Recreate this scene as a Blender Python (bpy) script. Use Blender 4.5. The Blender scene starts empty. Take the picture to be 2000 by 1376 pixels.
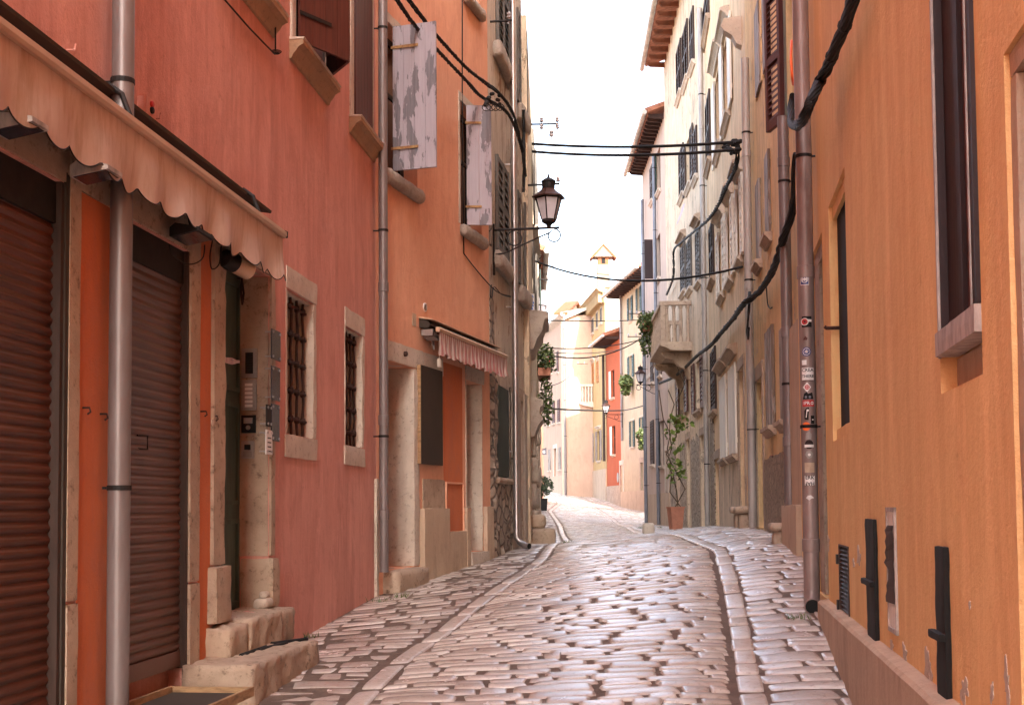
import bpy, bmesh, math, random
from mathutils import Vector, noise
V = Vector
R_ = math.radians
random.seed(7)
SC = bpy.context.scene
COL = SC.collection
# ---------------------------------------------------------------- camera, sky, sun, exposure
EYE = 1.6
F_PX, PPX, PPY = 2500.0, 1000.0, 861.0
pitch, roll = R_(3.0), 0.0075
cF = V((0, math.cos(pitch), math.sin(pitch)))
u0_ = V((0, -math.sin(pitch), math.cos(pitch)))
cR = V((1, 0, 0)) * math.cos(roll) - u0_ * math.sin(roll)
cU = u0_ * math.cos(roll) + V((1, 0, 0)) * math.sin(roll)
cam_d = bpy.data.cameras.new('camera')
cam = bpy.data.objects.new('camera', cam_d)
COL.objects.link(cam)
from mathutils import Matrix
m = Matrix((cR, cU, -cF)).transposed().to_4x4()
m.translation = V((0, 0, EYE))
cam.matrix_world = m
cam_d.sensor_fit = 'HORIZONTAL'
cam_d.sensor_width = 36
cam_d.lens = 36 * F_PX / 2000
cam_d.shift_y = (PPY - 688) / 2000
cam_d.clip_start = 0.05
cam_d.clip_end = 3000
SC.camera = cam
SUN_EL, SUN_AZ = R_(37), R_(14)          # azimuth to the right of straight behind the camera
sdir = V((math.sin(SUN_AZ) * math.cos(SUN_EL), -math.cos(SUN_AZ) * math.cos(SUN_EL), math.sin(SUN_EL)))
world = bpy.data.worlds.new('World')
SC.world = world
world.use_nodes = True
wn = world.node_tree.nodes
sky = wn.new('ShaderNodeTexSky')
sky.sky_type = 'NISHITA'
sky.sun_disc = False
sky.sun_elevation = SUN_EL
sky.sun_rotation = math.atan2(sdir.x, sdir.y)
sky.air_density = 1.0
sky.dust_density = 3.0
sky.ozone_density = 0.6
hs = wn.new('ShaderNodeHueSaturation')          # a milky, hazy morning sky
hs.inputs['Saturation'].default_value = 0.68
world.node_tree.links.new(sky.outputs[0], hs.inputs['Color'])
world.node_tree.links.new(hs.outputs[0], wn['Background'].inputs[0])
wn['Background'].inputs[1].default_value = 0.15
sun_d = bpy.data.lights.new('sun', 'SUN')
sun_d.energy = 2.0
sun_d.angle = R_(0.5)
sun_d.color = (1, 0.93, 0.82)
sun = bpy.data.objects.new('sun', sun_d)
COL.objects.link(sun)
sun.rotation_euler = (-sdir).to_track_quat('-Z', 'Y').to_euler()
SC.view_settings.view_transform = 'Standard'
SC.view_settings.look = 'None'
SC.view_settings.exposure = 3.0
SC.view_settings.gamma = 1
try:
    SC.cycles.max_bounces = 10
    SC.cycles.diffuse_bounces = 6
except Exception:
    pass

# ---------------------------------------------------------------- materials
def new_mat(name):
    mt = bpy.data.materials.new(name)
    mt.use_nodes = True
    nt = mt.node_tree
    b = nt.nodes['Principled BSDF']
    return mt, nt, b
def coords(nt, scale=(1, 1, 1), kind='Object'):
    tc = nt.nodes.new('ShaderNodeTexCoord')
    mp = nt.nodes.new('ShaderNodeMapping')
    mp.inputs['Scale'].default_value = scale
    nt.links.new(tc.outputs[kind], mp.inputs['Vector'])
    return mp.outputs[0]
def noise_n(nt, vec, scale, detail=5, rough=0.6, dist=0.0):
    n = nt.nodes.new('ShaderNodeTexNoise')
    n.inputs['Scale'].default_value = scale
    n.inputs['Detail'].default_value = detail
    n.inputs['Roughness'].default_value = rough
    n.inputs['Distortion'].default_value = dist
    nt.links.new(vec, n.inputs['Vector'])
    return n.outputs['Fac']
def ramp(nt, fac, a, b):
    r = nt.nodes.new('ShaderNodeMapRange')
    r.inputs['From Min'].default_value = a
    r.inputs['From Max'].default_value = b
    r.clamp = True
    nt.links.new(fac, r.inputs['Value'])
    return r.outputs[0]
def mixc(nt, fac, a, b):
    m_ = nt.nodes.new('ShaderNodeMix')
    m_.data_type = 'RGBA'
    if isinstance(fac, (int, float)): m_.inputs[0].default_value = fac
    else: nt.links.new(fac, m_.inputs[0])
    for i, c in ((6, a), (7, b)):
        if isinstance(c, tuple): m_.inputs[i].default_value = (*c, 1)
        else: nt.links.new(c, m_.inputs[i])
    return m_.outputs[2]
def mul(nt, a, k):
    m_ = nt.nodes.new('ShaderNodeMath')
    m_.operation = 'MULTIPLY'
    nt.links.new(a, m_.inputs[0])
    if isinstance(k, (int, float)): m_.inputs[1].default_value = k
    else: nt.links.new(k, m_.inputs[1])
    return m_.outputs[0]
def add(nt, a, b):
    m_ = nt.nodes.new('ShaderNodeMath')
    m_.operation = 'ADD'
    nt.links.new(a, m_.inputs[0])
    nt.links.new(b, m_.inputs[1])
    return m_.outputs[0]
def bump(nt, bsdf, h, dist=0.01, strength=0.6):
    b = nt.nodes.new('ShaderNodeBump')
    b.inputs['Distance'].default_value = dist
    b.inputs['Strength'].default_value = strength
    nt.links.new(h, b.inputs['Height'])
    nt.links.new(b.outputs[0], bsdf.inputs['Normal'])
def plaster(name, c1, c2, st, streak=0.35, peel=None, peel_lo=0.64, fine=1.0):
    mt, nt, b = new_mat(name)
    v = coords(nt)
    big = noise_n(nt, v, 0.7, 6, 0.65)
    vs = coords(nt, (3.0, 3.0, 0.28))
    sk = noise_n(nt, vs, 1.0, 9, 0.75, 0.6)
    vs2 = coords(nt, (4.0, 4.0, 0.7))
    sk2 = noise_n(nt, vs2, 1.1, 8, 0.8, 0.8)
    c = mixc(nt, ramp(nt, big, 0.35, 0.65), c1, c2)
    c = mixc(nt, mul(nt, ramp(nt, sk, 0.47, 0.72), streak), c, st)
    lt = tuple(min(1, x * 1.22 + 0.02) for x in c1)
    c = mixc(nt, mul(nt, ramp(nt, sk2, 0.48, 0.7), streak * 0.7), c, lt)
    fn = noise_n(nt, v, 55, 4, 0.7)
    md = noise_n(nt, v, 5, 5, 0.6)
    sp = noise_n(nt, v, 14, 8, 0.7)
    mm = noise_n(nt, coords(nt, (1, 1, .6)), 3.2, 10, 0.78, 0.5)
    c = mixc(nt, mul(nt, ramp(nt, mm, 0.5, 0.62), 0.38), c, st)
    c = mixc(nt, mul(nt, ramp(nt, sp, 0.60, 0.70), 0.45), c, tuple(x * .8 for x in st))
    h = add(nt, mul(nt, fn, 0.35 * fine), md)
    if peel:
        pn = noise_n(nt, coords(nt, (1.5, 1.5, 0.8)), 2.6, 9, 0.72, 0.4)
        pm = ramp(nt, pn, peel_lo, peel_lo + 0.012)
        c = mixc(nt, pm, c, peel)
        h = add(nt, h, mul(nt, pm, -0.6))
    nt.links.new(c, b.inputs['Base Color'])
    b.inputs['Roughness'].default_value = 0.92
    b.inputs['Specular IOR Level'].default_value = 0.2
    bump(nt, b, h, 0.02, 0.8)
    return mt
def stonem(name, c1, c2, dk, scale=6, dirt=0.5, rough=0.85, bd=0.02):
    mt, nt, b = new_mat(name)
    v = coords(nt)
    n1 = noise_n(nt, v, scale * 0.5, 6, 0.65)
    n2 = noise_n(nt, v, scale * 3, 8, 0.75)
    n3 = noise_n(nt, v, scale * 14, 4, 0.6)
    c = mixc(nt, ramp(nt, n1, 0.35, 0.65), c1, c2)
    c = mixc(nt, mul(nt, ramp(nt, n2, 0.54, 0.68), dirt), c, dk)
    nt.links.new(c, b.inputs['Base Color'])
    b.inputs['Roughness'].default_value = rough
    b.inputs['Specular IOR Level'].default_value = 0.3
    bump(nt, b, add(nt, add(nt, n1, mul(nt, n2, 0.7)), mul(nt, n3, 0.25)), bd, 0.7)
    return mt
def rubble(name, c1, c2, mortar, sc=4.5, zs=1.5):
    mt, nt, b = new_mat(name)
    v0 = coords(nt, (1, 1, zs))
    nn = nt.nodes.new('ShaderNodeTexNoise'); nn.inputs['Scale'].default_value = 5
    nt.links.new(v0, nn.inputs['Vector'])
    ad = nt.nodes.new('ShaderNodeMix'); ad.data_type = 'VECTOR'; ad.inputs[0].default_value = 0.09
    nt.links.new(v0, ad.inputs[4]); nt.links.new(nn.outputs['Color'], ad.inputs[5])
    vo = nt.nodes.new('ShaderNodeTexVoronoi'); vo.feature = 'DISTANCE_TO_EDGE'; vo.inputs['Scale'].default_value = sc
    vc = nt.nodes.new('ShaderNodeTexVoronoi'); vc.inputs['Scale'].default_value = sc
    nt.links.new(ad.outputs[1], vo.inputs['Vector']); nt.links.new(ad.outputs[1], vc.inputs['Vector'])
    sep = nt.nodes.new('ShaderNodeSeparateColor'); nt.links.new(vc.outputs['Color'], sep.inputs[0])
    c = mixc(nt, sep.outputs[0], c1, c2)
    n2 = noise_n(nt, coords(nt), 16, 6, 0.7)
    c = mixc(nt, mul(nt, ramp(nt, n2, 0.5, 0.7), 0.5), c, mortar)
    e = ramp(nt, vo.outputs['Distance'], 0.015, 0.11)
    c = mixc(nt, e, mortar, c)
    nt.links.new(c, b.inputs['Base Color'])
    b.inputs['Roughness'].default_value = 0.9
    bump(nt, b, add(nt, e, mul(nt, n2, 0.5)), 0.06, 0.9)
    return mt
def simple(name, c, rough=0.6, metal=0.0, var=0.25, scale=8, stretch=(1, 1, 1), bd=0.003, spec=0.4, c2=None, lo=0.4, hi=0.7):
    mt, nt, b = new_mat(name)
    v = coords(nt, stretch)
    n = noise_n(nt, v, scale, 6, 0.65)
    d = c2 if c2 else tuple(x * (1 - var * 1.6) for x in c)
    nt.links.new(mixc(nt, ramp(nt, n, lo, hi), c, d), b.inputs['Base Color'])
    b.inputs['Roughness'].default_value = rough
    b.inputs['Metallic'].default_value = metal
    b.inputs['Specular IOR Level'].default_value = spec
    bump(nt, b, n, bd, 0.6)
    return mt
def peeled(name, paint, bare, lo=0.5, stretch=(6, 6, 1.0), sc=1.5, grain=(30, 30, 2)):
    mt, nt, b = new_mat(name)
    n = noise_n(nt, coords(nt, stretch), sc, 8, 0.62, 0.3)
    g = noise_n(nt, coords(nt, grain), 2, 4, 0.6)
    pm = ramp(nt, n, lo, lo + 0.02)
    pc = mixc(nt, ramp(nt, g, 0.3, 0.7), paint, tuple(x * 0.85 for x in paint))
    bc = mixc(nt, ramp(nt, g, 0.3, 0.7), bare, tuple(x * 0.65 for x in bare))
    nt.links.new(mixc(nt, pm, pc, bc), b.inputs['Base Color'])
    b.inputs['Roughness'].default_value = 0.75
    bump(nt, b, add(nt, mul(nt, pm, -1.0), mul(nt, g, 0.5)), 0.004, 0.8)
    return mt

MT = {}
MT['salmon'] = plaster('salmon_plaster', (0.65, 0.325, 0.265), (0.60, 0.275, 0.225), (0.43, 0.19, 0.16), 0.85)
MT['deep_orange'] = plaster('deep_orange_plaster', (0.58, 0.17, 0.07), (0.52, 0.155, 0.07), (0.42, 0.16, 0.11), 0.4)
MT['coral'] = plaster('coral_plaster', (0.75, 0.40, 0.26), (0.71, 0.355, 0.225), (0.57, 0.27, 0.18), 0.55)
MT['orange'] = plaster('orange_plaster', (0.80, 0.535, 0.25), (0.78, 0.49, 0.22), (0.68, 0.37, 0.17), 0.8, peel=(0.62, 0.54, 0.46), peel_lo=0.745)
MT['yellow'] = plaster('yellow_plaster', (0.76, 0.55, 0.29), (0.69, 0.48, 0.25), (0.38, 0.26, 0.15), 0.95, peel=(0.42, 0.33, 0.24), peel_lo=0.60)
MT['cream'] = plaster('cream_plaster', (0.78, 0.58, 0.37), (0.72, 0.51, 0.31), (0.42, 0.29, 0.18), 0.95)
MT['cream2'] = plaster('old_cream_plaster', (0.72, 0.58, 0.42), (0.63, 0.48, 0.34), (0.33, 0.25, 0.18), 0.95, peel=(0.36, 0.29, 0.22), peel_lo=0.58)
MT['mauve'] = plaster('mauve_plaster', (0.54, 0.41, 0.33), (0.48, 0.36, 0.29), (0.38, 0.3, 0.26), 0.5)
MT['beige'] = plaster('beige_plaster', (0.52, 0.41, 0.28), (0.46, 0.36, 0.25), (0.32, 0.25, 0.18), 0.5)
MT['brick_red'] = plaster('brick_red_plaster', (0.42, 0.105, 0.045), (0.38, 0.09, 0.04), (0.34, 0.1, 0.05), 0.4)
MT['ochre'] = plaster('ochre_plaster', (0.50, 0.35, 0.17), (0.44, 0.30, 0.15), (0.30, 0.21, 0.11), 0.5)
MT['pink'] = plaster('pink_plaster', (0.50, 0.34, 0.25), (0.46, 0.31, 0.23), (0.36, 0.24, 0.18), 0.4)
MT['whitewash'] = plaster('whitewashed_plaster', (0.52, 0.44, 0.33), (0.48, 0.40, 0.30), (0.38, 0.31, 0.23), 0.4)
MT['greyed'] = plaster('greyed_plaster', (0.60, 0.51, 0.41), (0.47, 0.39, 0.32), (0.27, 0.21, 0.17), 0.9, peel=(0.3, 0.2, 0.15), peel_lo=0.57)
MT['plinth'] = plaster('plinth_render', (0.48, 0.36, 0.26), (0.54, 0.40, 0.29), (0.30, 0.22, 0.16), 0.6)
MT['stone'] = stonem('limestone', (0.48, 0.365, 0.27), (0.35, 0.255, 0.19), (0.13, 0.085, 0.06), 5, 0.95)
MT['stone_pale'] = stonem('pale_limestone', (0.62, 0.53, 0.44), (0.50, 0.41, 0.33), (0.22, 0.155, 0.12), 6, 0.75)
MT['stone_ochre'] = stonem('ochre_limestone', (0.42, 0.27, 0.16), (0.34, 0.22, 0.14), (0.15, 0.09, 0.06), 6, 0.6)
MT['stone_rough'] = stonem('rough_roof_stone', (0.50, 0.42, 0.35), (0.38, 0.31, 0.26), (0.17, 0.13, 0.11), 12, 0.8, 0.9, 0.08)
MT['rubble'] = rubble('rubble_masonry', (0.47, 0.38, 0.30), (0.30, 0.23, 0.18), (0.17, 0.13, 0.105), 4.2)
MT['rubble2'] = rubble('warm_rubble_masonry', (0.56, 0.45, 0.34), (0.38, 0.29, 0.21), (0.20, 0.15, 0.11), 7, 1.2)
MT['pebble'] = rubble('pebbled_render', (0.46, 0.33, 0.21), (0.30, 0.21, 0.14), (0.24, 0.17, 0.115), 16, 1)
MT['ashlar'] = stonem('weathered_ashlar', (0.46, 0.38, 0.31), (0.36, 0.29, 0.24), (0.17, 0.13, 0.11), 4, 0.7)
MT['redwood'] = simple('red_brown_wood', (0.095, 0.024, 0.017), 0.55, var=0.3, scale=3, stretch=(14, 14, 0.8))
MT['redwood_dark'] = simple('maroon_wood', (0.022, 0.0055, 0.006), 0.6, var=0.3, scale=3, stretch=(14, 14, 0.8))
MT['brownwood'] = simple('brown_wood', (0.05, 0.026, 0.018), 0.6, var=0.3, scale=3, stretch=(12, 12, 1))
MT['taupe'] = simple('taupe_board', (0.045, 0.032, 0.023), 0.75, var=0.15, scale=3)
MT['darkgreen'] = simple('dark_green_paint', (0.012, 0.034, 0.026), 0.5, var=0.3, scale=4, stretch=(3, 3, 1))
MT['doorgreen'] = simple('grey_green_paint', (0.06, 0.10, 0.08), 0.55, var=0.35, scale=3, stretch=(3, 3, 0.7))
MT['teal'] = simple('teal_paint', (0.12, 0.38, 0.32), 0.6, var=0.2, scale=4)
MT['offwhite'] = peeled('off_white_paint', (0.82, 0.77, 0.68), (0.5, 0.42, 0.34), 0.68)
MT['greyshutter'] = peeled('lavender_grey_peeling_paint', (0.39, 0.345, 0.385), (0.20, 0.18, 0.20), 0.505, (6, 6, 1.6), 1.1)
MT['greywood'] = peeled('grey_brown_weathered_paint', (0.34, 0.28, 0.24), (0.22, 0.16, 0.12), 0.5)
MT['louvgrey'] = simple('grey_louvre_wood', (0.14, 0.12, 0.105), 0.75, var=0.35, scale=4, stretch=(8, 8, 1))
MT['louvbrown'] = simple('brown_louvre_wood', (0.055, 0.028, 0.020), 0.7, var=0.35, scale=4, stretch=(8, 8, 1))
MT['orangewood'] = simple('orange_brown_wood', (0.42, 0.17, 0.05), 0.6, var=0.3, scale=5)
MT['rawwood'] = simple('raw_timber', (0.40, 0.24, 0.12), 0.7, var=0.35, scale=4, stretch=(2, 2, 9))
MT['palewood'] = simple('weathered_pale_timber', (0.48, 0.42, 0.38), 0.7, var=0.35, scale=3, stretch=(6, 6, 2))
MT['glass'] = simple('window_glass', (0.006, 0.007, 0.008), 0.1, var=0.3, spec=0.8, bd=0.0)
MT['dark'] = simple('dark_interior', (0.005, 0.004, 0.004), 0.9)
MT['zinc'] = simple('zinc_pipe', (0.22, 0.185, 0.18), 0.42, 0.35, 0.3, 2.5, (3, 3, 0.7), 0.001, c2=(0.17, 0.14, 0.135))
MT['palezinc'] = simple('pale_grey_pipe', (0.42, 0.38, 0.35), 0.5, 0.2, 0.3, 2.5, (3, 3, 0.7), 0.001, c2=(0.28, 0.25, 0.23))
MT['brownpipe'] = simple('brown_pipe', (0.30, 0.22, 0.20), 0.45, 0.2, 0.3, 2.5, (3, 3, 0.7), 0.001)
MT['steelpipe'] = simple('bright_steel_pipe', (0.50, 0.45, 0.44), 0.3, 0.8, 0.25, 2.5, (3, 3, 0.7), 0.001)
MT['bluepipe'] = simple('blue_grey_pipe', (0.19, 0.20, 0.235), 0.5, 0.3, 0.2, 2.5)
MT['gutter'] = simple('pale_zinc_gutter', (0.5, 0.47, 0.43), 0.5, 0.3, 0.25, 3)
MT['iron'] = simple('wrought_iron', (0.018, 0.013, 0.012), 0.65, 0.2, 0.4, 12)
MT['rust'] = simple('rusty_iron', (0.055, 0.022, 0.015), 0.8, 0.1, 0.45, 14)
MT['rusthinge'] = simple('rusted_hinge', (0.40, 0.24, 0.10), 0.8, 0.1, 0.5, 20, c2=(0.18, 0.07, 0.03))
MT['black'] = simple('black_paint', (0.004, 0.0037, 0.0035), 0.75, var=0.3)
MT['cable'] = simple('cable_rubber', (0.010, 0.008, 0.007), 0.75, var=0.4, scale=20)
MT['plastic'] = simple('grey_plastic', (0.30, 0.27, 0.25), 0.45, var=0.1)
MT['steelplate'] = simple('steel_plate', (0.42, 0.38, 0.36), 0.35, 0.6, 0.15)
MT['sign_dark'] = simple('dark_acrylic', (0.05, 0.045, 0.06), 0.15, var=0.3, spec=0.8)
MT['white'] = simple('white_enamel', (0.75, 0.72, 0.7), 0.5, var=0.06)
MT['blue'] = simple('blue_enamel', (0.03, 0.05, 0.2), 0.5, var=0.1)
MT['blue_bright'] = simple('bright_blue', (0.03, 0.2, 0.6), 0.5, var=0.1)
MT['red'] = simple('red_ink', (0.5, 0.03, 0.03), 0.5, var=0.1)
MT['orange_ink'] = simple('orange_ink', (0.9, 0.16, 0.03), 0.5, var=0.1)
MT['porcelain'] = simple('porcelain', (0.45, 0.40, 0.40), 0.3, var=0.3)
MT['lampglass'] = simple('milky_lamp_glass', (0.62, 0.60, 0.64), 0.25, var=0.08)
MT['copper'] = simple('lamp_copper', (0.10, 0.045, 0.033), 0.5, 0.5, 0.4, 9)
MT['terracotta'] = simple('terracotta', (0.50, 0.215, 0.14), 0.8, var=0.15)
MT['tile'] = simple('roof_tile', (0.42, 0.17, 0.10), 0.85, var=0.35, scale=6)
MT['far_tile'] = simple('sunlit_roof_tile', (0.22, 0.075, 0.03), 0.85, var=0.3, scale=6)
MT['cornice_ochre'] = stonem('ochre_cornice', (0.36, 0.25, 0.13), (0.30, 0.2, 0.1), (0.15, 0.1, 0.06), 4)
MT['chimney'] = stonem('chimney_render', (0.22, 0.165, 0.12), (0.17, 0.125, 0.09), (0.1, 0.08, 0.06), 4)
MT['rafter'] = simple('eave_timber', (0.19, 0.065, 0.032), 0.8, var=0.35, scale=5)
MT['rafter_dark'] = simple('dark_eave_timber', (0.05, 0.024, 0.02), 0.8, var=0.35, scale=5)
MT['bark'] = simple('bark', (0.12, 0.08, 0.05), 0.9, var=0.3)
MT['soil'] = simple('soil', (0.04, 0.03, 0.02), 0.95)
MT['petal'] = simple('red_petals', (0.5, 0.05, 0.05), 0.7)
def leafm(name, c, c2):
    mt, nt, b = new_mat(name)
    oi = nt.nodes.new('ShaderNodeNewGeometry')
    nt.links.new(mixc(nt, oi.outputs['Random Per Island'], c, c2), b.inputs['Base Color'])
    b.inputs['Roughness'].default_value = 0.6
    try: b.inputs['Transmission Weight'].default_value = 0.0
    except Exception: pass
    return mt
MT['leaf'] = leafm('green_leaves', (0.045, 0.07, 0.018), (0.12, 0.15, 0.04))
MT['leaf_dark'] = leafm('dark_leaves', (0.025, 0.04, 0.018), (0.06, 0.085, 0.03))
MT['leaf_vine'] = leafm('vine_leaves', (0.09, 0.15, 0.025), (0.18, 0.24, 0.04))
# fabrics
def fabric(name, a, b_, stain, stripes=None):
    mt, nt, b = new_mat(name)
    n = noise_n(nt, coords(nt, (4, 4, 0.8)), 2.2, 7, 0.7)
    n2 = noise_n(nt, coords(nt), 3, 4, 0.6)
    c = mixc(nt, ramp(nt, n2, 0.35, 0.65), a, b_)
    if stripes:
        at = nt.nodes.new('ShaderNodeAttribute'); at.attribute_name = 'stripe'
        c = mixc(nt, at.outputs['Fac'], c, stripes)
    c = mixc(nt, mul(nt, ramp(nt, n, 0.48, 0.68), 0.6), c, stain)
    nt.links.new(c, b.inputs['Base Color'])
    b.inputs['Roughness'].default_value = 0.9
    bump(nt, b, noise_n(nt, coords(nt), 220, 2, 0.5), 0.001, 0.5)
    return mt
MT['canvas'] = fabric('stained_cream_canvas', (0.56, 0.43, 0.36), (0.50, 0.36, 0.28), (0.30, 0.18, 0.10))
MT['stripe'] = fabric('pink_striped_canvas', (0.52, 0.42, 0.38), (0.47, 0.38, 0.34), (0.25, 0.15, 0.1), (0.34, 0.12, 0.11))
MT['cloth_w'] = fabric('white_cloth', (0.62, 0.52, 0.50), (0.55, 0.44, 0.45), (0.35, 0.25, 0.3))
MT['alu'] = simple('awning_aluminium', (0.62, 0.42, 0.29), 0.38, 0.3, 0.15, 2)
# roller shutters
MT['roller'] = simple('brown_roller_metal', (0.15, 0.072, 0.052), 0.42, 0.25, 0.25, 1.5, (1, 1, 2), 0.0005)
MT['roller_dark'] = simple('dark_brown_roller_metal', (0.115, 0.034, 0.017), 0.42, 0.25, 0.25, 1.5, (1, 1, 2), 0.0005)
# cobbles
def cobble_mat():
    mt, nt, b = new_mat('polished_limestone_paving')
    at = nt.nodes.new('ShaderNodeAttribute'); at.attribute_name = 'rnd'
    v = coords(nt)
    n1 = noise_n(nt, v, 4, 6, 0.65)
    n2 = noise_n(nt, v, 26, 6, 0.7)
    nw = noise_n(nt, v, 0.8, 3, 0.5)
    c = mixc(nt, at.outputs['Fac'], (0.42, 0.365, 0.325), (0.64, 0.58, 0.525))
    c = mixc(nt, mul(nt, ramp(nt, n1, 0.42, 0.7), 0.5), c, (0.34, 0.22, 0.16))
    c = mixc(nt, mul(nt, ramp(nt, n2, 0.55, 0.72), 0.55), c, (0.17, 0.11, 0.09))
    nt.links.new(c, b.inputs['Base Color'])
    r = ramp(nt, n1, 0.3, 0.75)
    mr = nt.nodes.new('ShaderNodeMapRange'); nt.links.new(add(nt, mul(nt, r, 0.5), mul(nt, nw, 0.5)), mr.inputs[0])
    mr.inputs['To Min'].default_value = 0.09; mr.inputs['To Max'].default_value = 0.36
    nt.links.new(mr.outputs[0], b.inputs['Roughness'])
    b.inputs['Specular IOR Level'].default_value = 0.95
    bump(nt, b, add(nt, mul(nt, n2, 0.45), mul(nt, n1, .35)), 0.012, 0.6)
    return mt
MT['cobble'] = cobble_mat()
MT['dirt'] = stonem('joint_dirt', (0.12, 0.083, 0.062), (0.17, 0.12, 0.095), (0.045, 0.032, 0.025), 8, 0.6)

# ---------------------------------------------------------------- helpers
def tag(o, label=None, cat=None, group=None, kind=None):
    if label: o['label'] = label
    if cat: o['category'] = cat
    if group: o['group'] = group
    if kind: o['kind'] = kind
    return o
def thing(name, loc, label, cat, group=None):
    o = bpy.data.objects.new(name, None)
    o.empty_display_size = 0.2
    COL.objects.link(o)
    o.location = loc
    return tag(o, label, cat, group)
def wloc(o):
    p = V((0, 0, 0))
    while o is not None:
        p += V(o.location); o = o.parent
    return p
class MB:
    def __init__(s): s.v = []; s.f = []; s.att = []
    def quad(s, a, b, c, d):
        i = len(s.v); s.v += [V(a), V(b), V(c), V(d)]; s.f.append((i, i + 1, i + 2, i + 3))
    def poly(s, pts):
        i = len(s.v); s.v += [V(p) for p in pts]; s.f.append(tuple(range(i, i + len(pts))))
    def wbox(s, W, u0, u1, o0, o1, z0, z1):
        if u1 < u0: u0, u1 = u1, u0
        if o1 < o0: o0, o1 = o1, o0
        p = [W.P(u, o, z) for z in (z0, z1) for o in (o0, o1) for u in (u0, u1)]
        i = len(s.v); s.v += p
        for q in ((0, 1, 3, 2), (4, 6, 7, 5), (0, 4, 5, 1), (2, 3, 7, 6), (0, 2, 6, 4), (1, 5, 7, 3)):
            s.f.append(tuple(i + k for k in q))
        return s
    def prism(s, W, poly, o0, o1):           # poly of (u,z), extruded along offset
        n = len(poly); i = len(s.v)
        s.v += [W.P(u, o0, z) for u, z in poly] + [W.P(u, o1, z) for u, z in poly]
        s.f.append(tuple(range(i, i + n))); s.f.append(tuple(range(i + 2 * n - 1, i + n - 1, -1)))
        for k in range(n):
            s.f.append((i + k, i + (k + 1) % n, i + n + (k + 1) % n, i + n + k))
        return s
    def prof(s, W, poly, u0, u1, nseg=1, amp=0):           # poly of (off,z), extruded along u
        n = len(poly); i = len(s.v)
        for k in range(nseg + 1):
            u = u0 + (u1 - u0) * k / nseg
            for (o, z) in poly:
                p = W.P(u, o, z)
                if amp: p = p + noise.noise_vector(p * 9) * amp
                s.v.append(p)
        for k in range(nseg):
            for j in range(n):
                a = i + k * n + j; b = i + k * n + (j + 1) % n
                s.f.append((a, b, b + n, a + n))
        s.f.append(tuple(range(i, i + n))); s.f.append(tuple(range(i + nseg * n + n - 1, i + nseg * n - 1, -1)))
        return s
    def tube(s, pts, r, seg=8, caps=True):
        pts = [V(p) for p in pts]; n = len(pts)
        if n < 2: return s
        i = len(s.v)
        t0 = (pts[1] - pts[0]).normalized()
        ref = V((0, 0, 1)) if abs(t0.z) < 0.9 else V((0, 1, 0))
        for k, p in enumerate(pts):
            t = (pts[min(k + 1, n - 1)] - pts[max(k - 1, 0)])
            if t.length < 1e-9: t = t0
            t.normalize()
            a = ref - t * ref.dot(t)
            if a.length < 1e-4: a = t.orthogonal()
            a.normalize(); ref = a
            b = t.cross(a)
            rr = r[k] if isinstance(r, (list, tuple)) else r
            for j in range(seg):
                th = 2 * math.pi * j / seg
                s.v.append(p + (a * math.cos(th) + b * math.sin(th)) * rr)
        for k in range(n - 1):
            for j in range(seg):
                a = i + k * seg + j; b = i + k * seg + (j + 1) % seg
                s.f.append((a, b, b + seg, a + seg))
        if caps:
            s.f.append(tuple(range(i + seg - 1, i - 1, -1))); s.f.append(tuple(range(i + (n - 1) * seg, i + n * seg)))
        return s
    def lathe(s, c, prof, seg=16, ax=V((0, 0, 1))):      # prof of (r,h)
        c = V(c); ax = V(ax).normalized(); a = ax.orthogonal().normalized(); b = ax.cross(a)
        i = len(s.v)
        for r, h in prof:
            for j in range(seg):
                th = 2 * math.pi * (j + 0.5) / seg
                s.v.append(c + ax * h + (a * math.cos(th) + b * math.sin(th)) * max(r, 1e-4))
        for k in range(len(prof) - 1):
            for j in range(seg):
                p = i + k * seg + j; q = i + k * seg + (j + 1) % seg
                s.f.append((p, q, q + seg, p + seg))
        s.f.append(tuple(range(i + seg - 1, i - 1, -1)))
        s.f.append(tuple(range(i + (len(prof) - 1) * seg, i + len(prof) * seg)))
        return s
    def rough(s, W, u0, u1, o0, o1, z0, z1, rad=0.015, amp=0.008, seg=0.06, fr=7.0, seed=0):
        if u1 < u0: u0, u1 = u1, u0
        if o1 < o0: o0, o1 = o1, o0
        lo = (u0, o0, z0); hi = (u1, o1, z1)
        dm = [max(hi[k] - lo[k], 1e-3) for k in range(3)]
        nn = [max(2, min(26, int(d / seg + 0.5))) for d in dm]
        rad = min(rad, min(dm) * 0.45)
        idx = {}
        def vert(i, j, k):
            key = (i, j, k)
            if key in idx: return idx[key]
            p = [lo[0] + dm[0] * i / nn[0], lo[1] + dm[1] * j / nn[1], lo[2] + dm[2] * k / nn[2]]
            q = [min(max(p[a], lo[a] + rad), hi[a] - rad) for a in range(3)]
            d = V([p[a] - q[a] for a in range(3)])
            nrm = d.normalized() if d.length > 1e-6 else V((0, 0, 0))
            if d.length > 1e-6: p = [q[a] + nrm[a] * rad for a in range(3)]
            pw = W.P(*p)
            g = noise.noise(pw * fr + V((seed, 0, 0))) + 0.5 * noise.noise(pw * fr * 2.7)
            pn = [p[a] + nrm[a] * g * amp for a in range(3)]
            s.v.append(W.P(*pn)); idx[key] = len(s.v) - 1
            return idx[key]
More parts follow.
